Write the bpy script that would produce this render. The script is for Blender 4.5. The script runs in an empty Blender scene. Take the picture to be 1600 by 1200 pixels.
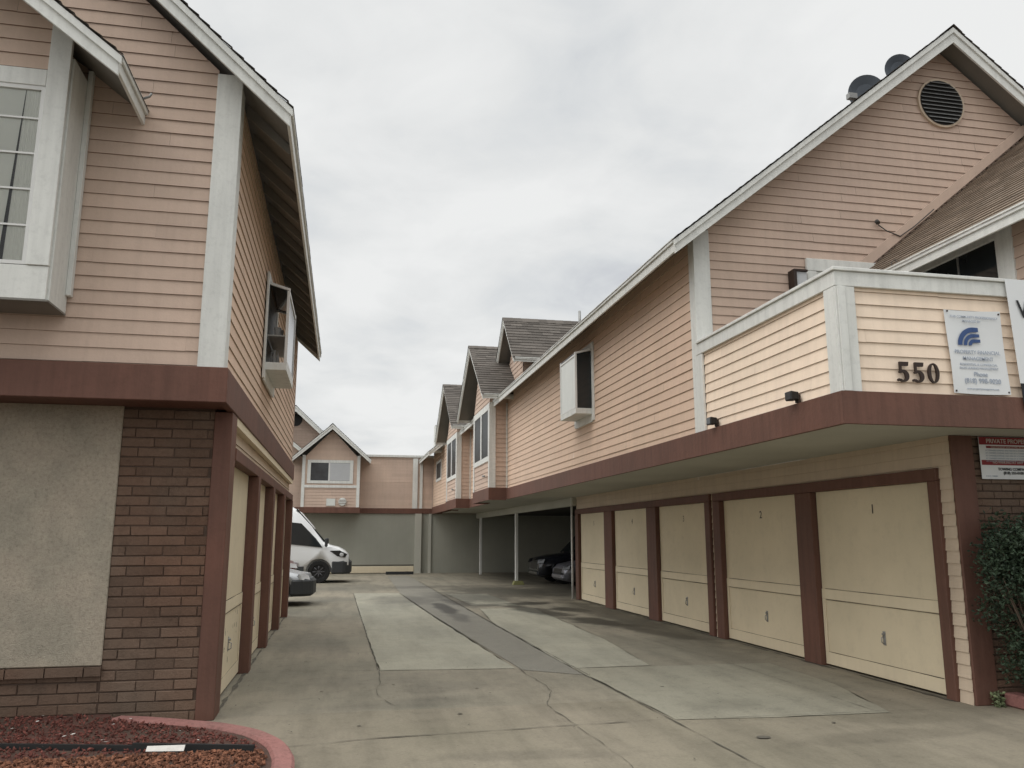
import bpy, bmesh, math, random
from mathutils import Vector, Matrix, noise
random.seed(7)
R = math.radians
V = Vector
sc = bpy.context.scene
COL = sc.collection

# ------------------------------------------------------------------ camera
cam_d = bpy.data.cameras.new('camera')
cam_d.sensor_width = 36
cam_d.lens = 1270 / 1600 * 36
cam_d.clip_end = 3000
cam = bpy.data.objects.new('camera', cam_d)
COL.objects.link(cam)
cam.location = (0, 0, 1.58)
cam.rotation_euler = (R(90) + math.atan(238 / 1270), 0, R(-11.6))
sc.camera = cam
# ------------------------------------------------------------------ world
W = bpy.data.worlds.new('World')
sc.world = W
W.use_nodes = True
nt = W.node_tree
nt.nodes.clear()
def N(tree, t, **k):
    n = tree.nodes.new(t)
    for a, b in k.items():
        if a == 'inp':
            for i, v in b.items(): n.inputs[i].default_value = v
        else: setattr(n, a, b)
    return n
def L(tree, a, b): tree.links.new(a, b)
def mth(t, op, a, b=None, c=None, clamp=False):
    n = t.nodes.new('ShaderNodeMath'); n.operation = op; n.use_clamp = clamp
    for i, v in enumerate((a, b, c)):
        if v is None: continue
        if isinstance(v, (int, float)): n.inputs[i].default_value = v
        else: t.links.new(v, n.inputs[i])
    return n.outputs[0]
def ramp(t, fac, stops, interp='LINEAR'):
    n = t.nodes.new('ShaderNodeValToRGB'); n.color_ramp.interpolation = interp
    e = n.color_ramp.elements
    while len(e) < len(stops): e.new(0.5)
    for i, (p, c) in enumerate(stops):
        e[i].position = p
        e[i].color = (c, c, c, 1) if isinstance(c, (int, float)) else (*c, 1)
    t.links.new(fac, n.inputs[0]); return n.outputs[0]
SUN_EL, SUN_AZ = R(50), R(248)     # azimuth clockwise from +Y: to the left and a little behind the camera
out = N(nt, 'ShaderNodeOutputWorld')
sky = N(nt, 'ShaderNodeTexSky', sky_type='NISHITA', sun_disc=False)
sky.sun_elevation = SUN_EL; sky.sun_rotation = SUN_AZ; sky.dust_density = 3
bg1 = N(nt, 'ShaderNodeBackground', inp={1: 0.10}); L(nt, sky.outputs[0], bg1.inputs[0])
tc = N(nt, 'ShaderNodeTexCoord'); sep = N(nt, 'ShaderNodeSeparateXYZ'); L(nt, tc.outputs['Generated'], sep.inputs[0])
zz = mth(nt, 'ADD', mth(nt, 'MAXIMUM', sep.outputs[2], 0.0), 0.22)
cmb = N(nt, 'ShaderNodeCombineXYZ')
L(nt, mth(nt, 'DIVIDE', sep.outputs[0], zz), cmb.inputs[0]); L(nt, mth(nt, 'DIVIDE', sep.outputs[1], zz), cmb.inputs[1])
cmb.inputs[2].default_value = 3.7
n1 = N(nt, 'ShaderNodeTexNoise', inp={'Scale': 1.9, 'Detail': 7, 'Roughness': 0.52, 'Distortion': 0.35}); L(nt, cmb.outputs[0], n1.inputs['Vector'])
n2 = N(nt, 'ShaderNodeTexNoise', inp={'Scale': 5.0, 'Detail': 6, 'Roughness': 0.55, 'Distortion': 0.5}); L(nt, cmb.outputs[0], n2.inputs['Vector'])
mixn = mth(nt, 'ADD', mth(nt, 'MULTIPLY', mth(nt, 'MULTIPLY_ADD', n1.outputs[0], 1.35, -.175), 0.66), mth(nt, 'MULTIPLY', n2.outputs[0], 0.34))
def blob(dx, dy, dz, lo, amp):
    d = N(nt, 'ShaderNodeVectorMath', operation='DOT_PRODUCT')
    L(nt, tc.outputs['Generated'], d.inputs[0]); d.inputs[1].default_value = V((dx, dy, dz)).normalized()
    m = N(nt, 'ShaderNodeMapRange', interpolation_type='SMOOTHSTEP', inp={1: lo, 2: 1.0, 3: 0.0, 4: amp}); L(nt, d.outputs[0], m.inputs[0])
    return m.outputs[0]
bl = mth(nt, 'ADD', blob(.05, 1, .2, .965, .13), blob(.62, 1, .80, .955, .16))
bl = mth(nt, 'ADD', bl, blob(.10, 1, .36, .965, -.09))
fac = mth(nt, 'ADD', mixn, bl)
cr = ramp(nt, fac, [(0.33, (.53, .55, .59)), (0.45, (.66, .68, .71)), (0.55, (.77, .79, .80)), (0.66, (.86, .87, .865)), (0.80, (.945, .95, .94))])
bg2 = N(nt, 'ShaderNodeBackground'); L(nt, cr, bg2.inputs[0])
# an overcast sky is brighter overhead and towards the sun on the left
up_ = N(nt, 'ShaderNodeMapRange', interpolation_type='SMOOTHSTEP', inp={1: .62, 2: .95, 3: 0.0, 4: 2.3}); L(nt, sep.outputs[2], up_.inputs[0])
bk_ = N(nt, 'ShaderNodeMapRange', interpolation_type='SMOOTHSTEP', inp={1: -.25, 2: -.95, 3: 0.0, 4: .95}); L(nt, sep.outputs[0], bk_.inputs[0])
L(nt, mth(nt, 'ADD', mth(nt, 'ADD', up_.outputs[0], bk_.outputs[0]), 0.94), bg2.inputs[1])
mx = N(nt, 'ShaderNodeMixShader', inp={0: 0.94}); L(nt, bg1.outputs[0], mx.inputs[1]); L(nt, bg2.outputs[0], mx.inputs[2])
L(nt, mx.outputs[0], out.inputs[0])
# ------------------------------------------------------------------ sun behind the clouds
sd = bpy.data.lights.new('sun', 'SUN'); sd.energy = 0.7; sd.angle = R(25); sd.color = (1, .96, .9)
so = bpy.data.objects.new('sun', sd); COL.objects.link(so)
so.rotation_euler = V((math.sin(SUN_AZ) * math.cos(SUN_EL), math.cos(SUN_AZ) * math.cos(SUN_EL), math.sin(SUN_EL))).to_track_quat('Z', 'Y').to_euler()
sc.view_settings.view_transform = 'Standard'; sc.view_settings.look = 'None'
sc.view_settings.gamma = 1; sc.view_settings.exposure = 0.0
sc.view_settings.use_curve_mapping = False
sc.cycles.max_bounces = 6

# ------------------------------------------------------------------ materials
def mat(name, col, rough=.8, var=.12, scale=3.0, bump=0.0, bscale=40, island=0.0, spec=.3, streak=0.0, tint=None, metallic=0, dirt=0.0, stains=None, gs=0, grain=0, emis=None, coat=0):
    m = bpy.data.materials.new(name); m.use_nodes = True
    t = m.node_tree; b = t.nodes['Principled BSDF']
    b.inputs['Roughness'].default_value = rough; b.inputs['Specular IOR Level'].default_value = spec
    b.inputs['Metallic'].default_value = metallic; b.inputs['Coat Weight'].default_value = coat
    geo = N(t, 'ShaderNodeNewGeometry'); pos = geo.outputs['Position']
    n = N(t, 'ShaderNodeTexNoise', inp={'Scale': scale, 'Detail': 6, 'Roughness': .6}); L(t, pos, n.inputs['Vector'])
    f = mth(t, 'MULTIPLY_ADD', mth(t, 'SUBTRACT', n.outputs[0], .5), var * 4, 1.0)
    if island:
        f = mth(t, 'MULTIPLY', f, mth(t, 'MULTIPLY_ADD', mth(t, 'SUBTRACT', geo.outputs['Random Per Island'], .5), island * 2, 1.0))
    if streak:      # vertical rain and dust streaks
        mp = N(t, 'ShaderNodeMapping', inp={'Scale': (7, 7, .5)}); L(t, pos, mp.inputs[0])
        s = N(t, 'ShaderNodeTexNoise', inp={'Scale': 1.6, 'Detail': 5, 'Roughness': .65}); L(t, mp.outputs[0], s.inputs['Vector'])
        f = mth(t, 'MULTIPLY', f, ramp(t, s.outputs[0], [(.3, 1 - streak), (.6, 1.0)]))
    if gs:          # tyre tracks worn along the drive
        mp = N(t, 'ShaderNodeMapping', inp={'Scale': (2.2, .34, 1)}); L(t, pos, mp.inputs[0])
        s = N(t, 'ShaderNodeTexNoise', inp={'Scale': 1.3, 'Detail': 6, 'Roughness': .65, 'Distortion': .0}); L(t, mp.outputs[0], s.inputs['Vector'])
        f = mth(t, 'MULTIPLY', f, ramp(t, s.outputs[0], [(.36, 1 - gs), (.56, 1.0)]))
    if grain:
        s = N(t, 'ShaderNodeTexNoise', inp={'Scale': 38, 'Detail': 3, 'Roughness': .8}); L(t, pos, s.inputs['Vector'])
        f = mth(t, 'MULTIPLY', f, mth(t, 'MULTIPLY_ADD', mth(t, 'SUBTRACT', s.outputs[0], .5), grain * 4, 1.0))
    if dirt:
        s = N(t, 'ShaderNodeTexNoise', inp={'Scale': scale * 6, 'Detail': 8, 'Roughness': .75}); L(t, pos, s.inputs['Vector'])
        f = mth(t, 'MULTIPLY', f, ramp(t, s.outputs[0], [(.30, 1 - dirt), (.5, 1.0)]))
    rgb = N(t, 'ShaderNodeRGB'); rgb.outputs[0].default_value = (*col, 1); base = rgb.outputs[0]
    if tint:
        n3 = N(t, 'ShaderNodeTexNoise', inp={'Scale': scale * .45, 'Detail': 3}); L(t, pos, n3.inputs['Vector'])
        mxx = N(t, 'ShaderNodeMix', data_type='RGBA'); L(t, ramp(t, n3.outputs[0], [(.38, 0.0), (.62, 1.0)]), mxx.inputs[0])
        L(t, base, mxx.inputs[6]); mxx.inputs[7].default_value = (*tint, 1); base = mxx.outputs[2]
    if stains:      # stains on the driveway, each with a place and shape of its own
        sp = N(t, 'ShaderNodeSeparateXYZ'); L(t, pos, sp.inputs[0])
        w = N(t, 'ShaderNodeTexNoise', inp={'Scale': 1.7, 'Detail': 6, 'Roughness': .65}); L(t, pos, w.inputs['Vector'])
        tot = None
        for (cx, cy, rx, ry, a, st) in stains:
            dx = mth(t, 'SUBTRACT', sp.outputs[0], cx); dy = mth(t, 'SUBTRACT', sp.outputs[1], cy)
            ca, sa = math.cos(a), math.sin(a)
            u = mth(t, 'ADD', mth(t, 'MULTIPLY', dx, ca / rx), mth(t, 'MULTIPLY', dy, sa / rx))
            v = mth(t, 'ADD', mth(t, 'MULTIPLY', dx, -sa / ry), mth(t, 'MULTIPLY', dy, ca / ry))
            d = mth(t, 'SQRT', mth(t, 'ADD', mth(t, 'MULTIPLY', u, u), mth(t, 'MULTIPLY', v, v)))
            d = mth(t, 'ADD', d, mth(t, 'MULTIPLY', mth(t, 'SUBTRACT', w.outputs[0], .5), 1.9))
            k = mth(t, 'MULTIPLY', mth(t, 'SUBTRACT', 1.15, d, clamp=True), st)
            k = mth(t, 'MINIMUM', mth(t, 'MULTIPLY', k, 1.8), st)
            tot = k if tot is None else mth(t, 'MAXIMUM', tot, k)
        f = mth(t, 'MULTIPLY', f, mth(t, 'SUBTRACT', 1.0, tot))
        L(t, mth(t, 'MULTIPLY_ADD', tot, -.45, rough), b.inputs['Roughness'])
    vm = N(t, 'ShaderNodeVectorMath', operation='SCALE'); L(t, base, vm.inputs[0]); L(t, f, vm.inputs['Scale'])
    L(t, vm.outputs[0], b.inputs['Base Color'])
    if bump:
        bn = N(t, 'ShaderNodeTexNoise', inp={'Scale': bscale, 'Detail': 6, 'Roughness': .6}); L(t, pos, bn.inputs['Vector'])
        bp = N(t, 'ShaderNodeBump', inp={'Strength': bump, 'Distance': .01}); L(t, bn.outputs[0], bp.inputs['Height'])
        L(t, bp.outputs[0], b.inputs['Normal'])
    if emis: b.inputs['Emission Color'].default_value = (*emis, 1)
    return m
M = {}
M['pink'] = mat('pink_siding_paint', (.585, .445, .355), .85, .05, 1.2, .25, 25, island=.05, streak=.07, tint=(.53, .405, .33), dirt=.05)
M['peach'] = mat('peach_siding_paint', (.67, .495, .38), .85, .05, 1.2, .25, 25, island=.05, streak=.07, tint=(.645, .48, .365), dirt=.05)
M['cream_siding'] = mat('cream_siding_paint', (.86, .705, .56), .85, .04, 1.2, .2, 25, island=.04, streak=.08, dirt=.04)
M['lower_siding'] = mat('lower_wall_siding_paint', (.58, .475, .365), .85, .05, 1.2, .2, 25, island=.04, streak=.1)  # darker cream siding colour of the ground-floor walls
M['lap_shade'] = mat('painted_lap_shade', (.22, .15, .115), .95, .15, 6)  # shadow line under each board, with some grime, painted into the lap underside
M['lap_shade_pale'] = mat('pale_painted_lap_shade', (.38, .29, .21), .95, .15, 6)  # paler painted shadow line for the other siding colours
M['white'] = mat('white_trim_paint', (.70, .705, .67), .6, .05, 2.5, .15, 30, streak=.14, dirt=.12)
M['brown'] = mat('brown_trim_paint', (.150, .071, .051), .65, .09, 2.0, .3, 25, streak=.22, dirt=.12, tint=(.130, .066, .048))
M['door'] = mat('cream_door_paint', (.665, .575, .415), .7, .06, 1.1, .1, 30, streak=.02, tint=(.61, .53, .38), dirt=.08)
M['door_rail'] = mat('cream_door_rail_paint', (.68, .59, .43), .7, .05, 1.5, .1, 30, streak=.05)
M['soffit'] = mat('soffit_paint', (.46, .45, .39), .85, .06, .9, .1, 12, tint=(.41, .40, .345))
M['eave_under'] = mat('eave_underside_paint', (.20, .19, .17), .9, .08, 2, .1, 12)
M['stucco'] = mat('tan_stucco', (.435, .38, .30), .95, .09, 5.5, 1.0, 110, grain=.12, dirt=.36, tint=(.37, .335, .265))
M['grey_stucco'] = mat('grey_green_stucco', (.34, .335, .285), .95, .06, 1.0, .6, 30, tint=(.30, .30, .255), streak=.03)
M['dark_wall'] = mat('dark_carport_wall', (.055, .055, .05), .95, .1, 1.0, .5, 30)  # near-black colour for the carport walls and ceiling
M['brick'] = mat('brown_brick', (.148, .086, .058), .9, .12, 1.6, .8, 70, island=.18, grain=.12, tint=(.150, .108, .080), dirt=.25)
M['mortar'] = mat('mortar', (.088, .060, .045), .95, .1, 10, .6, 90)
M['shingle'] = mat('asphalt_shingle', (.115, .102, .09), .95, .12, 3, .8, 120, island=.26)
M['shingle_brown'] = mat('brown_asphalt_shingle', (.215, .168, .128), .95, .12, 3, .8, 120, island=.2)
M['dark_edge'] = mat('roof_edge_metal', (.07, .065, .06), .8)
ST = [(2.3, 18.6, .22, 1.9, 0.0, .72), (2.8, 20.2, .35, 1.5, 0.1, .6), (1.6, 21.3, .9, 1.6, .1, .42), (4.2, 17.6, .40, 2.0, .2, .68), (3.4, 21.8, 1.2, 2.2, .25, .48),
      (4.8, 15.2, .42, 1.5, .3, .75), (5.25, 13.2, .3, 1.6, .25, .6), (4.5, 19.6, .9, .45, .3, .72), (5.0, 17.8, .5, .8, .2, .7), (3.3, 19.3, .7, .35, .2, .55), (2.35, 16.6, .2, 1.2, 0, .45), (3.0, 26.5, 2.5, .8, .1, .35), (.7, 8.3, 1.0, .25, .2, .2), (4.4, 6.2, .9, .2, .1, .2), (1.5, 6.2, .8, .15, -.1, .18), (4.6, 24, 1.6, 3.0, .2, .5), (.1, 27, 1.6, 2.2, 0, .3), (5.5, 16, .5, 4.5, 0, .5),
      (5.1, 10.5, .35, 4.2, 0, .16), (-.4, 13.2, .5, 1.6, .2, .18), (1.2, 9.1, .7, .35, .1, .16), (.3, 9.6, .8, .5, .3, .15),
      (3.7, 7.6, .45, .3, 0, .16), (5.0, 6.7, .7, .2, 0, .15), (8, 28, 2.6, 9, 0, .35), (-.3, 22, .8, 1.0, 0, .25)]
M['concrete'] = mat('old_concrete', (.240, .214, .163), .88, .09, .8, .35, 60, dirt=.22, tint=(.195, .18, .138), gs=.2, grain=.13, stains=ST)
M['concrete_front'] = mat('near_apron_concrete', (.234, .206, .156), .88, .09, .9, .35, 60, dirt=.2, tint=(.19, .17, .125), gs=.2, grain=.13, stains=ST)
M['concrete_new'] = mat('pale_patch_concrete', (.322, .306, .240), .85, .08, .9, .25, 60, dirt=.16, gs=.15, tint=(.266, .256, .204), grain=.13, stains=ST)
M['concrete_worn'] = mat('worn_patch_concrete', (.276, .258, .198), .87, .09, .9, .3, 60, dirt=.2, gs=.15, tint=(.234, .222, .173), grain=.13, stains=ST)
M['concrete_gutter'] = mat('grey_gutter_concrete', (.19, .18, .15), .85, .08, 1.2, .3, 60, dirt=.15, grain=.13, stains=ST)
M['crack'] = mat('crack_dirt', (.09, .082, .066), .95, .3, 9)
M['asphalt'] = mat('street_asphalt', (.06, .06, .058), .95, .1, 2, .5, 80)
M['curb_red'] = mat('faded_red_curb_paint', (.29, .135, .12), .85, .12, 4, .4, 40, grain=.15, dirt=.42, tint=(.25, .125, .11))
M['rock'] = mat('bark_and_lava_rock', (.165, .072, .042), .95, .2, 8, .5, 60, island=.55)
M['rock_red'] = mat('red_lava_rock', (.125, .044, .034), .95, .2, 8, .5, 60, island=.5)
M['soil'] = mat('red_brown_soil', (.095, .042, .033), .95, .25, 7, .8, 60, tint=(.075, .05, .038))
M['rubber'] = mat('black_rubber', (.018, .018, .018), .75, .1, 5)
M['black'] = mat('black_paint', (.02, .019, .018), .5, .1, 5)
M['glass'] = mat('dark_window_glass', (.018, .022, .024), .06, .1, 3, spec=.5)
M['glass_dull'] = mat('dull_window_glass', (.028, .032, .034), .35, .2, 3, spec=.12)  # rougher, weakly reflecting dark glass
M['glass_grey'] = mat('grey_window_glass', (.05, .055, .06), .12, .3, 3, spec=.5)
M['curtain'] = mat('pale_curtain', (.80, .795, .73), .9, .05, 2)
M['blind'] = mat('pale_blind', (.48, .49, .50), .8, .05, 4)
M['panel'] = mat('pale_window_panel', (.66, .68, .645), .35, .05, 3, streak=.06)
M['steel'] = mat('grey_steel', (.30, .30, .29), .5, .1, 4, metallic=.5)
M['dish'] = mat('slate_dish_paint', (.10, .115, .135), .6, .1, 4)
M['white_metal'] = mat('white_painted_metal', (.66, .66, .64), .45, .05, 6)
M['sign'] = mat('white_vinyl_sign', (.70, .715, .72), .5, .02, 3)
M['ink_blue'] = mat('navy_ink', (.045, .085, .21), .6, .03, 8)
M['ink_pale'] = mat('faded_grey_ink', (.36, .40, .47), .6, .05, 8)
M['ink_black'] = mat('black_ink', (.02, .02, .022), .6, .03, 8)
M['ink_red'] = mat('dark_red_ink', (.23, .03, .035), .6, .05, 8)
M['ink_cream'] = mat('pale_sign_lettering', (.50, .44, .40), .6, .05, 8)
M['number'] = mat('dark_bronze_number', (.035, .022, .017), .5, .05, 8)
M['faded_number'] = mat('faded_number_paint', (.24, .20, .15), .7, .1, 9)
M['leaf'] = mat('dark_shrub_leaf', (.032, .050, .027), .6, .2, 6, island=.5, tint=(.03, .05, .03))
M['leaf_pale'] = mat('pale_weed_leaf', (.16, .19, .10), .7, .2, 6, island=.4)
M['stem'] = mat('shrub_stem', (.07, .05, .035), .9, .2, 6)
M['van'] = mat('white_van_paint', (.70, .71, .71), .3, .02, 2, coat=.4)
M['plastic'] = mat('dark_grey_plastic', (.045, .048, .05), .6, .05, 4)
M['silver'] = mat('silver_car_paint', (.36, .37, .38), .3, .02, 2, metallic=.4, coat=.4)
M['maroon'] = mat('dark_red_car_paint', (.10, .018, .018), .3, .02, 2, coat=.4)
M['lavender'] = mat('slate_silver_car_paint', (.20, .20, .23), .3, .02, 2, metallic=.4, coat=.4)
M['darkcar'] = mat('black_car_paint', (.018, .02, .026), .25, .02, 2, coat=.5)
M['tyre'] = mat('tyre_rubber', (.018, .018, .018), .85, .1, 10)
M['rim'] = mat('wheel_rim', (.085, .085, .09), .5, .1, 6, metallic=.4)
M['chrome'] = mat('bright_metal', (.6, .6, .6), .2, .03, 4, metallic=.9)
M['lamp_lens'] = mat('headlamp_lens', (.55, .56, .57), .12, .1, 20)
M['red_lens'] = mat('red_tail_lens', (.22, .02, .02), .2, .1, 20)
M['debris'] = mat('pale_scrap', (.62, .60, .56), .8, .1, 20)
M['yellow_block'] = mat('mossy_yellow_paint', (.20, .20, .085), .8, .2, 8)
g = bpy.data.materials.new('clear_glass'); g.use_nodes = True; t = g.node_tree; t.nodes.clear()
o_ = N(t, 'ShaderNodeOutputMaterial'); tr = N(t, 'ShaderNodeBsdfTransparent', inp={0: (.99, 1, .995, 1)}); gl = N(t, 'ShaderNodeBsdfGlossy', inp={'Roughness': .03})
fr = N(t, 'ShaderNodeFresnel', inp={0: 1.5}); ms = N(t, 'ShaderNodeMixShader'); L(t, fr.outputs[0], ms.inputs[0]); L(t, tr.outputs[0], ms.inputs[1]); L(t, gl.outputs[0], ms.inputs[2]); L(t, ms.outputs[0], o_.inputs[0])
M['clear'] = g

# ------------------------------------------------------------------ builders
ORG = {}
def root(name, label, cat, loc=(0, 0, 0), rz=0, group=None, local=False):
    o = bpy.data.objects.new(name, None); COL.objects.link(o); o.empty_display_size = .3
    o.location = loc; o.rotation_euler = (0, 0, rz); o['label'] = label; o['category'] = cat
    if group: o['group'] = group
    ORG[o.name] = V((0, 0, 0)) if local else V(loc)
    return o
def clip(poly, lo, hi):
    for sgn, lim in ((1, lo), (-1, hi)):
        res = []
        for i in range(len(poly)):
            a, b = poly[i], poly[(i + 1) % len(poly)]
            da, db = sgn * (a[1] - lim), sgn * (b[1] - lim)
            if da >= 0: res.append(a)
            if da * db < 0:
                k = da / (da - db); res.append((a[0] + (b[0] - a[0]) * k, a[1] + (b[1] - a[1]) * k))
        poly = res
        if len(poly) < 3: return []
    return poly
def clips(poly, lo, hi):
    p = clip([(b, a) for a, b in poly], lo, hi)
    return [(b, a) for a, b in p]
class MB:
    def __init__(s): s.v = []; s.f = []; s.sm = []; s.mi = {}; s.parts = []
    def face(s, pts, smooth=False):
        n = len(s.v); s.v += [V(p) for p in pts]; s.f.append(tuple(range(n, n + len(pts)))); s.sm.append(smooth); return s
    def box(s, x0, x1, y0, y1, z0, z1):
        s.mark(); n = len(s.v); s.v += [V((x, y, z)) for z in (z0, z1) for y in (y0, y1) for x in (x0, x1)]
        for q in ((0, 2, 3, 1), (4, 5, 7, 6), (0, 1, 5, 4), (2, 6, 7, 3), (0, 4, 6, 2), (1, 3, 7, 5)):
            s.f.append(tuple(n + i for i in q)); s.sm.append(False)
        return s
    def prism(s, pts, ext):
        s.mark(); pts = [V(p) for p in pts]; ext = V(ext); k = len(pts); n = len(s.v)
        s.v += pts + [p + ext for p in pts]
        nrm = (pts[1] - pts[0]).cross(pts[2] - pts[0])
        a = tuple(range(n, n + k)); b = tuple(range(n + k, n + 2 * k))
        flip = nrm.dot(ext) > 0
        s.f.append(a[::-1] if flip else a); s.f.append(b if flip else b[::-1]); s.sm += [False, False]
        for i in range(k):
            j = (i + 1) % k; q = (n + i, n + j, n + k + j, n + k + i)
            s.f.append(q if flip else q[::-1]); s.sm.append(False)
        return s
    def fprism(s, F, pts, d0, d1):
        O, S, T, Nn = F
        return s.prism([O + S * a + T * b + Nn * d0 for a, b in pts], Nn * (d1 - d0))
    def fbox(s, F, a0, a1, b0, b1, d0, d1): return s.fprism(F, [(a0, b0), (a1, b0), (a1, b1), (a0, b1)], d0, d1)
    def tube(s, pts, r, n=8, cap=True):
        s.mark(); pts = [V(p) for p in pts]; rs = r if isinstance(r, (list, tuple)) else [r] * len(pts)
        base = len(s.v)
        for i, p in enumerate(pts):
            d = (pts[min(i + 1, len(pts) - 1)] - pts[max(i - 1, 0)]).normalized()
            u = d.orthogonal().normalized() if i == 0 else (u - d * u.dot(d)).normalized()
            w = d.cross(u)
            for k in range(n):
                a = 2 * math.pi * k / n; s.v.append(p + (u * math.cos(a) + w * math.sin(a)) * rs[i])
        for i in range(len(pts) - 1):
            for k in range(n):
                k2 = (k + 1) % n; s.f.append((base + i * n + k, base + i * n + k2, base + (i + 1) * n + k2, base + (i + 1) * n + k)); s.sm.append(True)
        if cap:
            s.f.append(tuple(base + k for k in range(n))[::-1]); s.f.append(tuple(base + (len(pts) - 1) * n + k for k in range(n))); s.sm += [False, False]
        return s
    def lathe(s, c, axis, prof, n=24):
        """prof: (distance along axis, radius)"""
        s.mark(); c = V(c); ax = V(axis).normalized(); u = ax.orthogonal().normalized(); w = ax.cross(u); base = len(s.v)
        for (h, r) in prof:
            for k in range(n):
                a = 2 * math.pi * k / n; s.v.append(c + ax * h + (u * math.cos(a) + w * math.sin(a)) * r)
        for i in range(len(prof) - 1):
            for k in range(n):
                k2 = (k + 1) % n; s.f.append((base + i * n + k, base + i * n + k2, base + (i + 1) * n + k2, base + (i + 1) * n + k)); s.sm.append(False)
        s.f.append(tuple(base + k for k in range(n))[::-1]); s.f.append(tuple(base + (len(prof) - 1) * n + k for k in range(n))); s.sm += [False, False]
        return s
    def mark(s): s.parts.append((len(s.v), len(s.f)))
    def laps(s, F, polys, exp=.12, lap=.011, t0=0.0, board=3.2, jit=.0032, djit=.003, seed=1, gap=.0015):
        """overlapping boards (or shingle courses) over convex polygons given in frame coordinates"""
        s.mark(); O, S, T, Nn = F; rng = random.Random(seed)
        lo = min(p[1] for q in polys for p in q); hi = max(p[1] for q in polys for p in q)
        a0 = min(p[0] for q in polys for p in q); a1 = max(p[0] for q in polys for p in q)
        k0 = math.floor((lo - t0) / exp)
        for k in range(k0, math.ceil((hi - t0) / exp) + 1):
            zb = t0 + k * exp; zt = zb + exp
            if zb >= hi: break
            off = rng.uniform(0, board); x = a0 - off
            while x < a1:
                xe = x + board * rng.uniform(.93, 1.07); j1, j2 = rng.uniform(-jit, jit), rng.uniform(-jit, jit); dj = rng.uniform(0, djit)
                for q in polys:
                    c = clip(q, zb, zt)
                    if len(c) >= 3: c = clips(c, x, xe - gap)
                    if len(c) < 3: continue
                    P = []
                    for a, b in c:
                        kk = (b - zb) / exp; jj = (j1 + (j2 - j1) * (a - x) / (xe - x)) * (1 - kk)
                        if kk > .999 and b < hi - .004: P.append(O + S * a + T * (b + .008) - Nn * .0005)      # tucked up behind the next board
                        else: P.append(O + S * a + T * (b + jj) + Nn * (lap * (1 - kk) + dj))
                    s.face(P)
                    bot = [(a, b) for a, b in c if abs(b - zb) < 1e-5]
                    if len(bot) >= 2:
                        m0, m1 = min(b[0] for b in bot), max(b[0] for b in bot)
                        g0 = (j1 + (j2 - j1) * (m0 - x) / (xe - x)); g1 = (j1 + (j2 - j1) * (m1 - x) / (xe - x))
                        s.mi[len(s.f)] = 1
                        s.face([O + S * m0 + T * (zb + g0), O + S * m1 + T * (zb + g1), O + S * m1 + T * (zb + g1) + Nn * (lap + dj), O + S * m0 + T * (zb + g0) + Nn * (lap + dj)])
                x = xe
        return s
    def build(s, name, m, parent=None, bevel=0, label=None, kind=None, cat=None, group=None, own=False):
        me = bpy.data.meshes.new(name); org = V((0, 0, 0))
        if parent: org = ORG.get(parent.name, V((0, 0, 0)))
        top = parent is None
        if top and own and s.v:
            xs = [v.x for v in s.v]; ys = [v.y for v in s.v]; zs = [v.z for v in s.v]
            org = V(((min(xs) + max(xs)) / 2, (min(ys) + max(ys)) / 2, min(zs)))
        me.from_pydata([v - org for v in s.v], [], s.f); me.update()
        me.polygons.foreach_set('use_smooth', s.sm); me.materials.append(m)
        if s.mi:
            me.materials.append((M['lap_shade'] if m is M['pink'] else M['lap_shade_pale']) if 'siding' in name else m)
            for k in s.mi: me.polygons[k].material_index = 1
        o = bpy.data.objects.new(name, me); COL.objects.link(o)
        if parent: o.parent = parent; ORG[o.name] = org
        elif own: o.location = org; ORG[o.name] = org
        if bevel:
            b = o.modifiers.new('bevel', 'BEVEL'); b.width = bevel; b.segments = 1; b.limit_method = 'ANGLE'
        if label: o['label'] = label
        if kind: o['kind'] = kind
        if cat: o['category'] = cat
        if group: o['group'] = group
        return o
def each(b, name, m, parent, **k):
    """every primitive of b as a part of its own"""
    P = b.parts + [(len(b.v), len(b.f))]; o = None
    for (v0, f0), (v1, f1) in zip(P, P[1:]):
        if f1 == f0: continue
        c = MB(); c.v = b.v[v0:v1]; c.f = [tuple(i - v0 for i in f) for f in b.f[f0:f1]]; c.sm = b.sm[f0:f1]
        c.mi = {i - f0: 1 for i in b.mi if f0 <= i < f1}
        o = c.build(name, m, parent, **k)
    return o
X_, Y_, Z_ = V((1, 0, 0)), V((0, 1, 0)), V((0, 0, 1))
def front(y, x0=0): return (V((x0, y, 0)), X_, Z_, -Y_)          # faces the street (-y); s = x
def west(x): return (V((x, 0, 0)), Y_, Z_, -X_)                  # faces -x; s = y
def east(x): return (V((x, 0, 0)), Y_, Z_, X_)                   # faces +x; s = y
def text(s, F, a, b, size, m, parent, name='lettering', align='CENTER', sx=1.0, off=0.0, d=.003, depth=.0015, label=None):
    c = bpy.data.curves.new('t', 'FONT'); c.body = s; c.size = size; c.align_x = align; c.offset = off; c.extrude = depth / 2
    o = bpy.data.objects.new('t', c); COL.objects.link(o)
    me = bpy.data.meshes.new_from_object(o.evaluated_get(bpy.context.evaluated_depsgraph_get()))
    O, S, T, Nn = F; org = ORG.get(parent.name, V((0, 0, 0))) if parent else V((0, 0, 0))
    flip = S.cross(T).dot(Nn) < 0
    for v in me.vertices: v.co = O + S * (a + v.co.x * sx) + T * (b + v.co.y) + Nn * (d + v.co.z) - org
    bpy.data.objects.remove(o); bpy.data.curves.remove(c)
    me.materials.clear(); me.materials.append(m); me.name = name
    ob = bpy.data.objects.new(name, me); COL.objects.link(ob)
    if parent: ob.parent = parent; ORG[ob.name] = org
    if label: ob['label'] = label
    return ob
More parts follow.
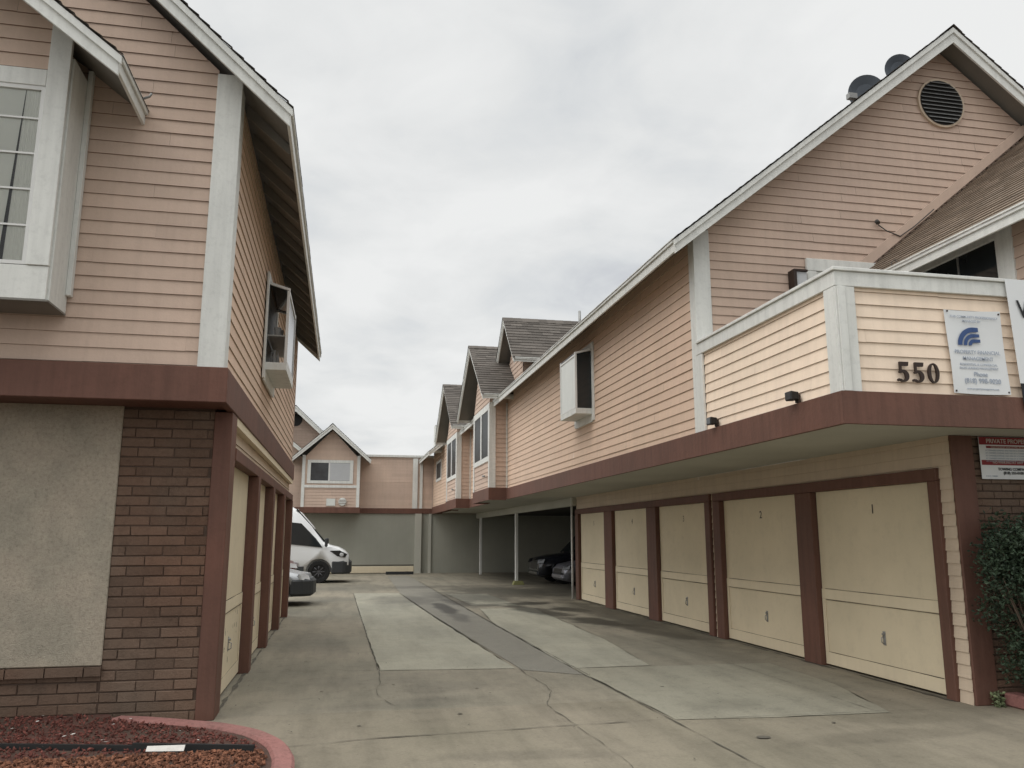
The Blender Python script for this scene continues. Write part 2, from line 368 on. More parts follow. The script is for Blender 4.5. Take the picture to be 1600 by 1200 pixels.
def bricks(F, polys, ph=.088, L_=.31, gap=.010, d=.009, seed=3, t0=0.0):
    b = MB(); rng = random.Random(seed)
    lo = min(p[1] for q in polys for p in q); hi = max(p[1] for q in polys for p in q)
    a0 = min(p[0] for q in polys for p in q); a1 = max(p[0] for q in polys for p in q)
    k = math.floor((lo - t0) / ph)
    while t0 + k * ph < hi:
        z0 = t0 + k * ph; x = math.floor(a0 / L_) * L_ - (L_ / 2 if k % 2 else 0) + rng.uniform(-.02, .02)
        while x < a1:
            for q in polys:
                c = clip(q, z0 + gap / 2, z0 + ph - gap / 2)
                if len(c) >= 3: c = clips(c, x + gap * .28, x + L_ - gap * .28)
                if len(c) < 3: continue
                sx = [p[0] for p in c]; sz = [p[1] for p in c]
                if max(sx) - min(sx) < .03 or max(sz) - min(sz) < .02: continue
                j = lambda: rng.uniform(-.0035, .0035)
                A, B, C, D = min(sx), max(sx), min(sz), max(sz); dd = d + rng.uniform(-.004, .004); e = .004
                O, S, T, Nn = F
                out_ = [(A + e + j(), C + e + j()), (B - e + j(), C + e + j()), (B - e + j(), D - e + j()), (A + e + j(), D - e + j())]
                inn = [(A, C), (B, C), (B, D), (A, D)]
                n = len(b.v)
                b.v += [O + S * p + T * r + Nn * dd for p, r in out_] + [O + S * p + T * r for p, r in inn]
                b.f.append((n, n + 1, n + 2, n + 3)); b.sm.append(False)
                for i in range(4):
                    jn = (i + 1) % 4; b.f.append((n + i, n + 4 + i, n + 4 + jn, n + jn)); b.sm.append(False)
            x += L_
        k += 1
    return b

# ================================================================== THE SETTING
MB().face([(-900, -900, -.03), (900, -900, -.03), (900, 900, -.03), (-900, 900, -.03)]).build('ground', M['asphalt'], kind='structure')
g_ = MB()
g_.face([(-14, 8.0, 0), (2.6, 8.0, 0), (14, 8.0, 0), (14, 46, 0), (-14, 46, 0)])
g_.build('driveway', M['concrete'], kind='structure')
MB().face([(-14, -3, 0), (14, -3, 0), (14, 8.0, 0), (2.6, 8.0, 0), (-14, 8.0, 0)]).build('driveway_apron', M['concrete_front'], kind='structure')
def edge_poly(pts, amp, step=.18, seed=0):
    """polygon with slightly irregular broken edges"""
    out = []
    for i in range(len(pts)):
        a, b = V((*pts[i], 0)), V((*pts[(i + 1) % len(pts)], 0)); L0 = (b - a).length; n = max(1, int(L0 / step))
        nn = Z_.cross((b - a).normalized())
        for k in range(n):
            p = a + (b - a) * (k / n)
            if k: p = p + nn * noise.noise(V((p.x * 2.3, p.y * 2.3, seed))) * amp
            out.append((p.x, p.y))
    return out
def sheet(name, pts, m, z, amp=.02, seed=0, kind='structure'):
    P = edge_poly(pts, amp, seed=seed)
    bm = bmesh.new(); f = bm.faces.new([bm.verts.new((x, y, z)) for x, y in P])
    bmesh.ops.triangulate(bm, faces=[f], ngon_method='EAR_CLIP')
    me = bpy.data.meshes.new(name); bm.normal_update(); bm.to_mesh(me); bm.free(); me.materials.append(m)
    if me.polygons[0].normal.z < 0: me.flip_normals()
    o = bpy.data.objects.new(name, me); COL.objects.link(o); o['kind'] = kind; return o
sheet('driveway_patch', [(.50, 10.30), (2.12, 10.12), (1.85, 16.5), (1.62, 23.8), (.38, 24.0), (.42, 17)], M['concrete_new'], .004, .025, 1)
sheet('driveway_patch', [(2.81, 10.0), (3.8, 10.02), (4.05, 12.5), (4.25, 18.3), (3.05, 18.4), (2.78, 15)], M['concrete_new'], .004, .03, 2)
sheet('driveway_patch', [(2.82, 9.98), (2.92, 7.10), (3.9, 7.0), (4.95, 6.98), (5.3, 8.4), (5.35, 9.9)], M['concrete_worn'], .0038, .03, 4)
sheet('driveway_patch', [(3.0, 19.2), (4.05, 19.0), (4.0, 23), (2.9, 23.3)], M['concrete_new'], .004, .03, 5)
sheet('driveway_gutter', [(2.18, 10.0), (2.80, 9.5), (2.76, 15), (2.70, 34), (1.85, 34), (1.66, 23.8), (1.88, 16.6)], M['concrete_gutter'], .004, .015, 3)
def crack(pts, w, seed, amp=.03, z=.0072, name='driveway_crack'):
    b = MB(); P = []
    for i in range(len(pts) - 1):
        a, c = V((*pts[i], 0)), V((*pts[i + 1], 0)); n = max(2, int((c - a).length / .07))
        nn = Z_.cross((c - a).normalized())
        for k in range(n):
            p = a + (c - a) * (k / n); P.append((p + nn * noise.noise(V((p.x * 3, p.y * 3, seed))) * amp, nn))
    P.append((V((*pts[-1], 0)), nn)); n0 = len(b.v)
    for i, (p, nn) in enumerate(P):
        ww = w * max(.12, .6 + 1.3 * noise.noise(V((p.x * 5, p.y * 5, seed + 9)))) / 2
        b.v += [p + nn * ww + Z_ * z, p - nn * ww + Z_ * z]
    for i in range(len(P) - 1):
        b.f.append((n0 + 2 * i, n0 + 2 * i + 1, n0 + 2 * i + 3, n0 + 2 * i + 2)); b.sm.append(False)
    return b.build(name, M['crack'], kind='structure')
crack([(2.80, 9.6), (2.88, 7.2), (2.97, 3.0)], .016, 1, .008)
crack([(-.55, 6.75), (.3, 6.93), (1.4, 7.02), (2.88, 7.12)], .018, 2, .02)
crack([(2.9, 7.08), (4.9, 7.04), (6.0, 6.98)], .006, 3, .01)
crack([(2.16, 10.05), (2.2, 8.6), (1.95, 7.9), (2.02, 7.05)], .010, 4, .04)
crack([(.5, 10.3), (.42, 8.7), (.55, 8.2), (1.6, 8.1)], .007, 5, .05)
crack([(2.0, 7.0), (2.05, 6.0), (1.9, 4.5)], .007, 6, .03)
crack([(.36, 24.1), (.48, 10.35)], .014, 7, .015)
crack([(2.85, 9.5), (2.78, 15), (2.74, 30)], .012, 8, .01)
crack([(.5, 13.5), (2.0, 13.4)], .004, 10, .01)
crack([(.5, 17.2), (1.85, 17.0)], .005, 11, .01)
crack([(-1.0, 17.0), (.42, 17.2)], .006, 12, .02)
crack([(2.82, 13.0), (4.7, 12.9)], .005, 13, .01)
crack([(4.9, 10.2), (5.9, 10.1)], .006, 14, .02)
crack([(-1.0, 10.4), (.5, 10.3)], .007, 15, .02)
crack([(4.8, 14.9), (5.9, 15.1)], .007, 16, .03)
crack([(-1.0, 25.0), (4.3, 24.8), (6.0, 24.9)], .02, 17, .03)
crack([(4.86, 7.1), (4.86, 10.4), (4.56, 15)], .007, 18, .012)
crack([(5.90, 7.3), (5.90, 20.6)], .05, 31, .012, .0068, 'dirt_line')
crack([(-1.06, 8.2), (-1.06, 17.5)], .04, 32, .012, .0068, 'dirt_line')
crack([(-9, 36.42), (3.1, 36.42)], .08, 33, .02, .0068, 'dirt_line')
for (x, y, s_) in ((-.15, 9.05, .02), (.6, 9.3, .016), (3.35, 6.35, .05), (1.1, 7.7, .02), (4.2, 6.7, .018), (.2, 7.4, .016), (1.45, 8.9, .016), (3.4, 8.6, .02), (-.4, 11.2, .02)):
    P = [(x + s_ * (1 + .4 * random.random()) * math.cos(a), y + s_ * .8 * (1 + .4 * random.random()) * math.sin(a)) for a in [i * math.pi / 4 for i in range(8)]]
    sheet('driveway_spot', P, M['crack'], .0078, 0)
# ground debris
lv = MB(); rr = random.Random(5)
for i in range(170):
    u = rr.random()
    if u < .55: x, y = rr.uniform(-.95, 5.8), rr.uniform(5.5, 12)
    elif u < .8: x, y = 5.75 - abs(rr.gauss(0, .12)), rr.uniform(7.4, 20)
    else: x, y = -.95 + abs(rr.gauss(0, .1)), rr.uniform(8, 17)
    a = rr.uniform(0, 6.28); s_ = rr.uniform(.006, .018)
    p = V((x, y, .012)); d1 = V((math.cos(a), math.sin(a), rr.uniform(-.2, .3))) * s_; d2 = V((-math.sin(a), math.cos(a), 0)) * s_ * .5
    lv.face([p - d1, p + d2, p + d1, p - d2])
lv.build('leaf_litter', M['crack'], kind='stuff')['label'] = 'dark crumbs and dry leaf bits scattered on the concrete'
bpy.data.objects['leaf_litter']['category'] = 'litter'

# ================================================================== LEFT BUILDING
LB = root('apartment_building', 'two storey pink sided apartment building with brown brick base and stucco panel on the left', 'building', (-5.2, 12.4, 0))
FY, BY, LX, FARY = 7.36, 7.90, -1.08, 17.5
# ground floor, street side
bk = bricks(front(BY), [[(-1.99, .0), (-1.2, .0), (-1.2, 2.75), (-1.99, 2.75)], [(-7, 0), (-1.99, 0), (-1.99, .40), (-7, .40)]])
bk.build('brick_wall', M['brick'], LB)
bw = bpy.data.objects['brick_wall']
m_ = MB(); m_.fbox(front(BY), -9.5, -1.2, 0, 2.76, -.2, .0); m_.build('mortar_backing', M['mortar'], bw)
sl = MB(); rng = random.Random(2)
x = -7.0
while x < -1.99: sl.box(x + .005, min(x + .30, -1.985), BY - .055, BY + .01, .402 + rng.uniform(-.003, .003), .478); x += .305
sl.build('brick_sill', M['brick'], LB)
MB().fbox(front(BY), -7, -1.99, .485, 2.75, .002, .022).build('stucco_panel', M['stucco'], LB, bevel=.008)
# driveway side, ground floor
MB().box(-9.5, LX - .25, BY + .01, FARY - .05, .0, 2.74).build('inner_wall', M['grey_stucco'], LB)
MB().box(-1.2, -1.04, BY - .02, 8.22, 0, 2.72).build('corner_post', M['brown'], LB, bevel=.006)
posts = [(10.40, 10.66), (12.66, 12.94), (14.98, 15.26), (17.24, 17.52)]
for a, b in posts: MB().box(-1.2, -1.02, a, b, 0, 2.30).build('door_post', M['brown'], LB, bevel=.006)
MB().box(-1.2, -1.03, 8.22, 17.52, 2.302, 2.42).build('door_header', M['brown'], LB, bevel=.005)
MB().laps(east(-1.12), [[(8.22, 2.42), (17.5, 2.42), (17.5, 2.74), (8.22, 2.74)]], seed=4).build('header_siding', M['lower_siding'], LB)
MB().box(-1.12, -1.045, 8.22, 17.5, 2.64, 2.72).build('header_trim', M['door_rail'], LB)
spans = [(8.22, 10.40), (10.66, 12.66), (12.94, 14.98), (15.26, 17.24)]
def tilt_door(F, a0, a1, top, parent, num=None, seed=0, hmark=True):
    """plywood tilt-up door in frame F; panels, rails, handle and number"""
    d = MB(); d.fbox(F, a0 + .012, a1 - .012, .025, top, -.03, .0)
    door = d.build('garage_door', M['door'], parent)
    r = MB(); zr = .81
    r.fbox(F, a0 + .012, a1 - .012, zr, zr + .12, .001, .011)
    r.fbox(F, a0 + .012, a1 - .012, .025, .17, .001, .011)
    r.fbox(F, a0 + .012, a0 + .075, .172, zr - .002, .001, .011); r.fbox(F, a1 - .075, a1 - .012, .172, zr - .002, .001, .011)
    r.build('rail', M['door_rail'], door, bevel=.002)
    g2 = MB()       # sagging gap lines where the panels meet
    for z, x0, x1 in ((zr + .126, a0 + .1, a1 - .02), (zr - .006, a0 + .09, a1 - .02), (.176, a0 + .09, a1 - .09)):
        pts = []; n = 14
        for i in range(n + 1):
            k = i / n; w = .003 * (1 + .8 * noise.noise(V((k * 5, z * 9, seed)))); pts.append((x0 + (x1 - x0) * k, z, w))
        O, S, T, Nn = F; g2.mark()
        for i in range(n):
            (p, q, w), (p2, q2, w2) = pts[i], pts[i + 1]
            g2.face([O + S * p + T * (q - w) + Nn * .013, O + S * p2 + T * (q2 - w2) + Nn * .013, O + S * p2 + T * (q2 + w2) + Nn * .013, O + S * p + T * (q + w) + Nn * .013])
    each(g2, 'panel_gap', M['crack'], door)
    O, S, T, Nn = F; c = (a0 + a1) / 2 + .09
    h = MB(); hz = .46
    h.fbox(F, c - .022, c + .022, hz - .075, hz + .075, .001, .006)
    h.lathe(O + S * c + T * (hz + .045) + Nn * .006, Nn, [(0, .013), (.02, .013), (.022, .009)], 10)
    h.tube([O + S * (c - .005) + T * (hz + .02) + Nn * .008, O + S * (c - .005) + T * (hz + .005) + Nn * .035, O + S * (c - .005) + T * (hz - .045) + Nn * .035, O + S * (c - .005) + T * (hz - .06) + Nn * .008], .006, 6)
    h.build('handle', M['steel'], door)
    if num: text(num, F, c - .03, 1.84, .15, M['number'] if num in '12' else M['faded_number'], door, 'number', off=.001)
    return door
for i, (a, b) in enumerate(spans):
    F = east(-1.145)
    dr = tilt_door(F, a, b, 2.302, LB, seed=i)
    if i == 0:
        s_ = MB()
        for q in range(26):
            aa, zz_, w_, h_ = random.uniform(8.6, 10.1), random.uniform(.25, .95), random.uniform(.006, .02), random.uniform(.01, .06)
            s_.fprism(F, [(aa, zz_), (aa + w_, zz_ + .01), (aa + w_ * .8, zz_ + h_), (aa - .002, zz_ + h_ * .7)], .0005, .0015)
        each(s_, 'scuff', M['crack'], dr)
# band
bd = MB(); bd.box(-9.5, LX + .05, FY - .05, FY + .0, 2.72, 3.03); bd.box(LX - .02, LX + .05, FY + .002, FARY + .02, 2.722, 3.03)
bd.build('trim_band', M['brown'], LB, bevel=.006)
MB().box(-9.5, LX + .03, FY - .02, FARY, 2.745, 2.775).build('overhang_soffit', M['brown'], LB)
# upper walls
EX, EZ, SLP, RID = -.635, 5.47, .92, -5.2
def rz(x, off=0): return EZ + SLP * (EX - x) - off if x > RID else EZ + SLP * (EX - RID) - SLP * (RID - x) - off
MB().laps(front(FY + .02), [[(-9.4, 3.03), (-1.29, 3.03), (-1.29, rz(-1.29, .2)), (RID, rz(RID, .2)), (-9.4, rz(-9.4, .2))]], exp=.127, seed=11).build('front_siding', M['pink'], LB)
MB().laps(east(LX - .015), [[(FY + .17, 3.03), (FARY, 3.03), (FARY, rz(LX, .17)), (FY + .17, rz(LX, .17))]], exp=.127, seed=12).build('side_siding', M['peach'], LB)
cb = MB(); cb.box(-1.295, LX + .012, FY - .022, FY + .03, 3.031, rz(-1.2, .16)); cb.box(LX - .03, LX + .012, FY + .031, FY + .18, 3.031, rz(LX, .16))
cb.build('corner_board', M['white'], LB, bevel=.004)
MB().laps(front(FARY + .0), [], ).f if False else None
MB().prism([(-9.4, FARY + .02, 2.75), (LX, FARY + .02, 2.75), (LX, FARY + .02, rz(LX, .2)), (RID, FARY + .02, rz(RID, .2)), (-9.4, FARY + .02, rz(-9.4, .2))], (0, .05, 0)).build('far_wall', M['pink'], LB)
# roof
def gable_roof(name, parent, axis, e0, e1, rid, ez, slope, c0, c1, th=.10, mt='shingle', fas=.2, rake=.2, rafters=None, seed=1, ends=(True, True), under='eave_under', sides=(True, True), exp=.14, lift=.0):
    """axis 'y': ridge runs along y between c0..c1, eaves at x=e0 (low side) and e1; 'x': ridge along x"""
    P = (lambda a, c, z: V((a, c, z))) if axis == 'y' else (lambda a, c, z: V((c, a, z)))
    top = ez + slope * abs(rid - e0)
    rf = MB()
    for (e, ok) in ((e0, sides[0]), (e1, sides[1])):
        if not ok: continue
        ezz = top - slope * abs(rid - e)
        rf.prism([P(e, c0, ezz - .005), P(rid, c0, top - .005), P(rid, c0, top - th), P(e, c0, ezz - th)], P(0, c1 - c0, 0))
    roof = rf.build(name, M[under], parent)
    for (e, ok) in ((e0, sides[0]), (e1, sides[1])):
        if not ok: continue
        ezz = top - slope * abs(rid - e); sgn = 1 if rid > e else -1
        T = P(sgn, 0, slope).normalized(); S = P(0, 1, 0); Nn = T.cross(S)
        if Nn.z < 0: Nn = -Nn
        L0 = abs(rid - e) * math.sqrt(1 + slope * slope)
        b = MB(); b.laps((P(e, 0, ezz), S, T, Nn), [[(c0 - .068, -.07), (c1 + .068, -.07), (c1 + .068, L0), (c0 - .068, L0)]], exp=exp, lap=.012, board=.31, jit=.004, djit=.004, seed=seed, gap=.004)
        b.build('shingles', M[mt], roof)
        # eave fascia
        f = MB(); o2 = .028
        a, bb = sorted((e - sgn * o2, e - sgn * .002))
        pts = [P(a, c0 - .0, ezz - fas), P(bb, c0, ezz - fas), P(bb, c0, ezz - .012), P(a, c0, ezz - .012)]
        f.prism(pts, P(0, c1 - c0, 0))
        a, bb = sorted((e - sgn * (o2 + .022), e - sgn * (o2 + .001)))
        f.prism([P(a, c0, ezz - .075), P(bb, c0, ezz - .075), P(bb, c0, ezz - .012), P(a, c0, ezz - .012)], P(0, c1 - c0, 0))
        f.build('fascia', M['white'], roof, bevel=.003)
        for (c, ok2, dr) in ((c0, ends[0], -1), (c1, ends[1], 1)):
            if not ok2: continue
            q = MB()
            q.prism([P(e - sgn * .028, c, ezz - .012 - .028 * slope), P(rid, c, top - .012), P(rid, c, top - rake - .04), P(e - sgn * .028, c, ezz - rake - .02)], P(0, dr * .03, 0))
            q.prism([P(e - sgn * .05, c + dr * .031, ezz - .012 - .05 * slope), P(rid, c + dr * .031, top - .012), P(rid, c + dr * .031, top - .095), P(e - sgn * .05, c + dr * .031, ezz - .085 - .05 * slope)], P(0, dr * .022, 0))
            q.build('rake_board', M['white'], roof, bevel=.003)
        if rafters:
            q = MB(); wall, step = rafters; c = c0 + step
            while c < c1 - .1:
                za = ezz - th - .001
                q.prism([P(e + sgn * .01, c, za + .0), P(wall, c, za + slope * abs(wall - e)), P(wall, c, za + slope * abs(wall - e) - .13), P(e + sgn * .01, c, za - .09)], P(0, .045, 0)); c += step
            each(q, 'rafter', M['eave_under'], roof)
            rafters = None
    rc = MB(); c = c0 - .07
    while c < c1:
        for sg in (-1, 1):
            rc.face([P(rid, c, top + .028), P(rid, c + .29, top + .034), P(rid + sg * .13, c + .29, top + .034 - .13 * slope), P(rid + sg * .13, c, top + .022 - .13 * slope)])
        c += .24
    rc.build('ridge_cap', M[mt], roof)
    return roof
gable_roof('roof', LB, 'y', EX, -9.78, RID, EZ, SLP, 7.14, 17.45, rafters=(LX, .61), seed=21)
# front bay window on the left
BX0, BX1, BF = -5.0, -2.42, 6.92
bay = MB(); bay.box(BX0, BX1, BF + .03, FY + .02, 3.46, 5.42); bayo = bay.build('bay_window', M['white'], LB)
b = MB(); b.box(BX0, BX1 + .01, BF, BF + .028, 3.45, 3.73)          # apron board
b.box(-2.58, BX1 + .012, BF - .012, BF + .026, 3.732, 5.95); b.box(BX1 + .0015, BX1 + .028, BF + .03, FY + .0, 3.45, 5.6); b.box(BX0, -2.582, BF - .008, BF + .026, 5.30, 5.45)
b.box(BX1 + .029, BX1 + .07, FY - .06, FY + .005, 3.6, 5.7)
b.build('frame', M['white'], bayo, bevel=.004)
MB().box(BX0, BX1 + .03, BF + .0, FY, 3.435, 3.449).build('underside', M['eave_under'], bayo)
# sliding window with muntin grid and curtains
wx0, wx1, wz0, wz1 = -3.9, -2.582, 3.735, 5.298
w = MB(); w.box(wx0, wx1, BF + .0, BF + .025, wz0, wz0 + .03); w.box(wx0, wx1, BF, BF + .025, wz1 - .035, wz1)
w.box(wx1 - .03, wx1, BF, BF + .025, wz0 + .03, wz1 - .035); w.box(wx0, wx0 + .03, BF, BF + .025, wz0 + .03, wz1 - .035)
for xx in (wx0 + .44, wx0 + .88): w.box(xx - .009, xx + .009, BF + .004, BF + .012, wz0 + .03, wz1 - .035)
for k in range(1, 5):
    z = wz0 + (wz1 - wz0) * k / 5 + .02; w.box(wx0 + .03, wx1 - .03, BF + .0035, BF + .0115, z - .008, z + .008)
w.build('muntins', M['white_metal'], bayo)
MB().face([(wx0 + .02, BF + .016, wz0 + .02), (wx1 - .02, BF + .016, wz0 + .02), (wx1 - .02, BF + .016, wz1 - .02), (wx0 + .02, BF + .016, wz1 - .02)]).build('pane', M['clear'], bayo)
c = MB(); n = 60
for (xa, xb, xt) in ((wx0, -2.90, -2.80), (-2.86, wx1, None)):
    pass
def drape(x0b, x1b, x0t, x1t, z0, z1, y, seed):
    b = MB(); n = 40; rows = 8; base = len(b.v)
    for r_ in range(rows + 1):
        k = r_ / rows; z = z0 + (z1 - z0) * k; a = x0b + (x0t - x0b) * k; c_ = x1b + (x1t - x1b) * k
        for i in range(n + 1):
            u = i / n; b.v.append(V((a + (c_ - a) * u, y + .0022 * math.sin(u * 34 + seed) + .0012 * math.sin(u * 11 + k), z)))
    for r_ in range(rows):
        for i in range(n):
            p = r_ * (n + 1) + i; b.f.append((p, p + 1, p + n + 2, p + n + 1)); b.sm.append(True)
    return b
drape(wx0 + .02, -2.80, wx0 + .02, -2.735, wz0 + .02, wz1 - .02, BF + .0235, 1).build('curtain', M['curtain'], bayo)
drape(-2.765, wx1 - .02, -2.732, wx1 - .02, wz0 + .02, wz1 - .02, BF + .0235, 2).build('curtain', M['curtain'], bayo)
MB().box(wx0 + .03, wx1 - .03, BF + .0285, BF + .0295, wz0 + .03, wz1 - .03).build('dark_room', M['black'], bayo)
# siding above bay and bay roof
MB().laps(front(BF + .02), [[(BX0, 5.45), (-2.58, 5.45), (-2.58, 5.95), (-3.72, 6.8), (BX0, 5.75)]], exp=.127, seed=14).build('bay_siding', M['pink'], bayo)
gable_roof('bay_roof', LB, 'y', -1.93, -5.5, -3.72, 5.43, .78, 6.50, FY + .02, th=.06, fas=.17, rake=.19, seed=23, ends=(True, False), exp=.14)
MB().tube([(-1.98, FY - .03, 5.47), (-1.86, FY - .07, 5.50), (-1.84, FY - .08, 5.53)], .012, 6).build('flashing_tab', M['steel'], LB)
# garden window on the driveway side of the left building
def garden_window(parent, side, xw, depth, y0, y1, z0, z1, panel, shelf=False):
    """a box window standing out of a side wall; side=+1 looks to +x, -1 to -x"""
    xo = xw + side * depth
    a, b_ = sorted((xw, xo))
    gw = MB(); gw.box(a, b_, y0, y1, z0, z0 + .10)
    o = gw.build('garden_window', M['white'], parent, bevel=.004)
    f = MB(); q = .035; zb = z0 + .101
    zt = z1 - .12
    for yy in (y0, y1 - q):
        for xx in (xo - side * q,):
            l, h = sorted((xx, xo)); f.box(l, h, yy, yy + q, zb, zt)
        l, h = sorted((xw, xw + side * .02)); f.box(l, h, yy, yy + q, zb, z1 - .01)
        f.prism([(xw, yy, z1 - q), (xo, yy, zt), (xo, yy, zt + q), (xw, yy, z1)], (0, q, 0))
    l, h = sorted((xo - side * q, xo)); f.box(l, h, y0 + q, y1 - q, zb, zb + q); f.box(l, h, y0 + q, y1 - q, zt - q, zt)
    f.build('frame', M['white_metal'], o)
    MB().prism([(xw, y0 + q + .001, z1 - .012), (xo - side * .01, y0 + q + .001, zt + .024), (xo - side * .01, y1 - q - .001, zt + .024), (xw, y1 - q - .001, z1 - .012)], (0, 0, .008)).build('roof_pane', M['glass_grey'], o)
    for yy in (y0 + .012, y1 - .02):
        (MB().face if shelf else (lambda p: MB().prism(p, (0, .008, 0))))([(xw + side * .021, yy, zb + .001), (xo - side * (q + .001), yy, zb + .001), (xo - side * (q + .001), yy, zt - .001), (xw + side * .021, yy, z1 - q - .02)]).build('side_pane', M['clear'] if shelf else M['glass'], o)
    l, h = sorted((xo - side * .012, xo - side * .02)); MB().box(l, h, y0 + q, y1 - q, zb + q, zt - q).build('front_pane', M[panel], o)
    MB().box(*sorted((xw + side * .006, xw + side * .016)), y0 + q, y1 - q, zb, z1 - .05).build('dark_room', M['black'], o)
    if shelf:
        s2 = MB(); zs = z0 + .45; s2.box(*sorted((xw + side * .03, xo - side * .03)), y0 + .03, y1 - .04, zs, zs + .02); s2.build('shelf', M['white_metal'], o)
        pt = MB()
        for (yy, r_, h_, zz2) in ((y0 + .14, .05, .11, zs + .02), (y0 + .4, .06, .14, zs + .02), (y0 + .8, .05, .12, zs + .02)):
            pt.lathe(((xw + xo) / 2, yy, zz2), Z_, [(0, r_ * .7), (h_, r_), (h_ + .01, r_ * .9)], 12)
        for yy in [y0 + .10 + .06 * i for i in range(5)]: pt.lathe((xw + side * (.07 + .035 * (yy - y0) / .06 % .12), yy, zb + .002), Z_, [(0, .02), (.10, .02), (.13, .008), (.18, .007)], 8)
        each(pt, 'pot', M['blind'], o)
    t_ = MB()
    l, h = sorted((xw + side * .002, xw + side * .03))
    t_.box(l, h, y0 - .10, y0 - .002, z0 - .12, z1 + .10); t_.box(l, h, y1 + .002, y1 + .10, z0 - .12, z1 + .10)
    t_.box(l, h, y0 - .002, y1 + .002, z0 - .14, z0 - .002); t_.box(l, h, y0 - .002, y1 + .002, z1 + .002, z1 + .10)
    t_.build('casing', M['white'], o, bevel=.003)
    return o
garden_window(LB, 1, LX + .005, .29, 10.62, 12.0, 3.68, 4.86, 'glass_grey', shelf=True)

# ================================================================== RIGHT BUILDING
RB = root('apartment_building', 'long two storey peach sided building with balcony, five garage doors and carport on the right', 'building', (8.3, 21.5, 0))
OX, GX, BYF, GW, GFY = 4.30, 5.95, 6.35, 9.30, 7.10     # overhang plane, garage plane, balcony front, gable wall, garage front
B0, B1 = 2.55, 2.84
REZ, RSL, REX, RRX = 5.24, .805, 3.93, 8.24
# band
b = MB(); b.box(OX - .05, 12.5, BYF - .05, BYF, B0, B1); b.box(OX - .05, OX, BYF + .002, 21.47, B0, B1)
b.box(OX - .05, OX, 24.25, 28.0, B0, B1); b.box(3.85, 3.9, 30.84, 36.4, B0, B1)
each(b, 'trim_band', M['brown'], RB)
sf = MB(); sf.box(OX + .002, 12.5, BYF + .002, GFY - .0, B0 + .03, B0 + .05); sf.box(OX + .002, GX - .002, GFY + .002, 36.4, B0 + .03, B0 + .05)
each(sf, 'overhang_soffit', M['soffit'], RB)
# garage wall
YB = 20.62
gwall = MB(); zf = 2.27
gwall.laps(west(GX), [[(GFY + .0, zf), (YB, zf), (YB, B0 + .03), (GFY, B0 + .03)], [(GFY, 0), (7.28, 0), (7.28, zf), (GFY, zf)]], seed=31)
gwall.laps(west(GX), [[(12.50, 0), (12.60, 0), (12.60, zf), (12.50, zf)]], seed=32)
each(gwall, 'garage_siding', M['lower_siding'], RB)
fr_ = MB()
for (a, c) in ((7.28, 7.42), (9.60, 9.98), (12.24, 12.49), (12.61, 12.80), (15.00, 15.50), (17.66, 18.22), (20.36, YB)):
    fr_ = MB(); fr_.box(GX - .05, GX + .12, a, c, 0, 2.138); fr_.build('door_post', M['brown'], RB, bevel=.006)
fr_ = MB(); fr_.box(GX - .05, GX + .12, 7.28, 12.49, 2.14, 2.265); fr_.box(GX - .05, GX + .12, 12.61, YB, 2.14, 2.265)
fr_.build('door_header', M['brown'], RB, bevel=.006)
for i, (a, c, n) in enumerate(((7.42, 9.60, '1'), (9.98, 12.24, '2'), (12.80, 15.00, '3'), (15.50, 17.66, '4'), (18.22, 20.36, '5'))):
    F = (V((GX + .03, 0, 0)), Y_ * -1, Z_, -X_)
    tilt_door(F, -c, -a, 2.138, RB, num=n, seed=10 + i)
MB().box(GX - .012, 6.19, GFY - .035, GFY - .001, 0, B0 + .03).build('corner_post', M['brown'], RB, bevel=.006)
bricks(front(GFY - .005), [[(6.19, 0), (11.5, 0), (11.5, B0 + .03), (6.19, B0 + .03)]], ph=.075, L_=.22, seed=8).build('brick_wall', M['brick'], RB)
MB().box(6.19, 12.3, GFY + .0, GFY + .2, 0, B0 + .028).build('mortar_backing', M['mortar'], RB)
MB().box(GX + .13, 12.2, GFY + .21, YB - .06, 0, 2.5).build('garage_interior', M['grey_stucco'], RB)
# the open carport
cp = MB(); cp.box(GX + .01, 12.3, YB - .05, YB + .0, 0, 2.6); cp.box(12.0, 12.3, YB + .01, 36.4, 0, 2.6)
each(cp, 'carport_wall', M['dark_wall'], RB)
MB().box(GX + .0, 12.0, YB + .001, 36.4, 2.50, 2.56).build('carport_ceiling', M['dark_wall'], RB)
MB().box(GX - .12, GX - .002, YB + .005, 36.4, 2.36, B0 + .029).build('carport_beam', M['soffit'], RB, bevel=.01)
for (x, y) in ((5.75, 34.6), (5.78, 27.4)):
    p = MB().box(x - .05, x + .05, y - .05, y + .05, 0.0, 2.358).build('carport_post', M['white_metal'], RB, bevel=.01)
bb_ = MB().prism([(5.6, 27.05, 0), (5.98, 27.05, 0), (5.93, 27.1, .12), (5.65, 27.1, .12)], (0, .24, 0)).build('post_footing', M['yellow_block'], RB)
MB().tube([(GX - .1, YB + .12, 0), (GX - .1, YB + .12, B0 + .03)], .03, 10).build('drain_pipe', M['white_metal'], RB)
MB().box(10.4, 12.0, 30.4, 30.5, 0, 2.5).build('carport_partition', M['dark_wall'], RB)
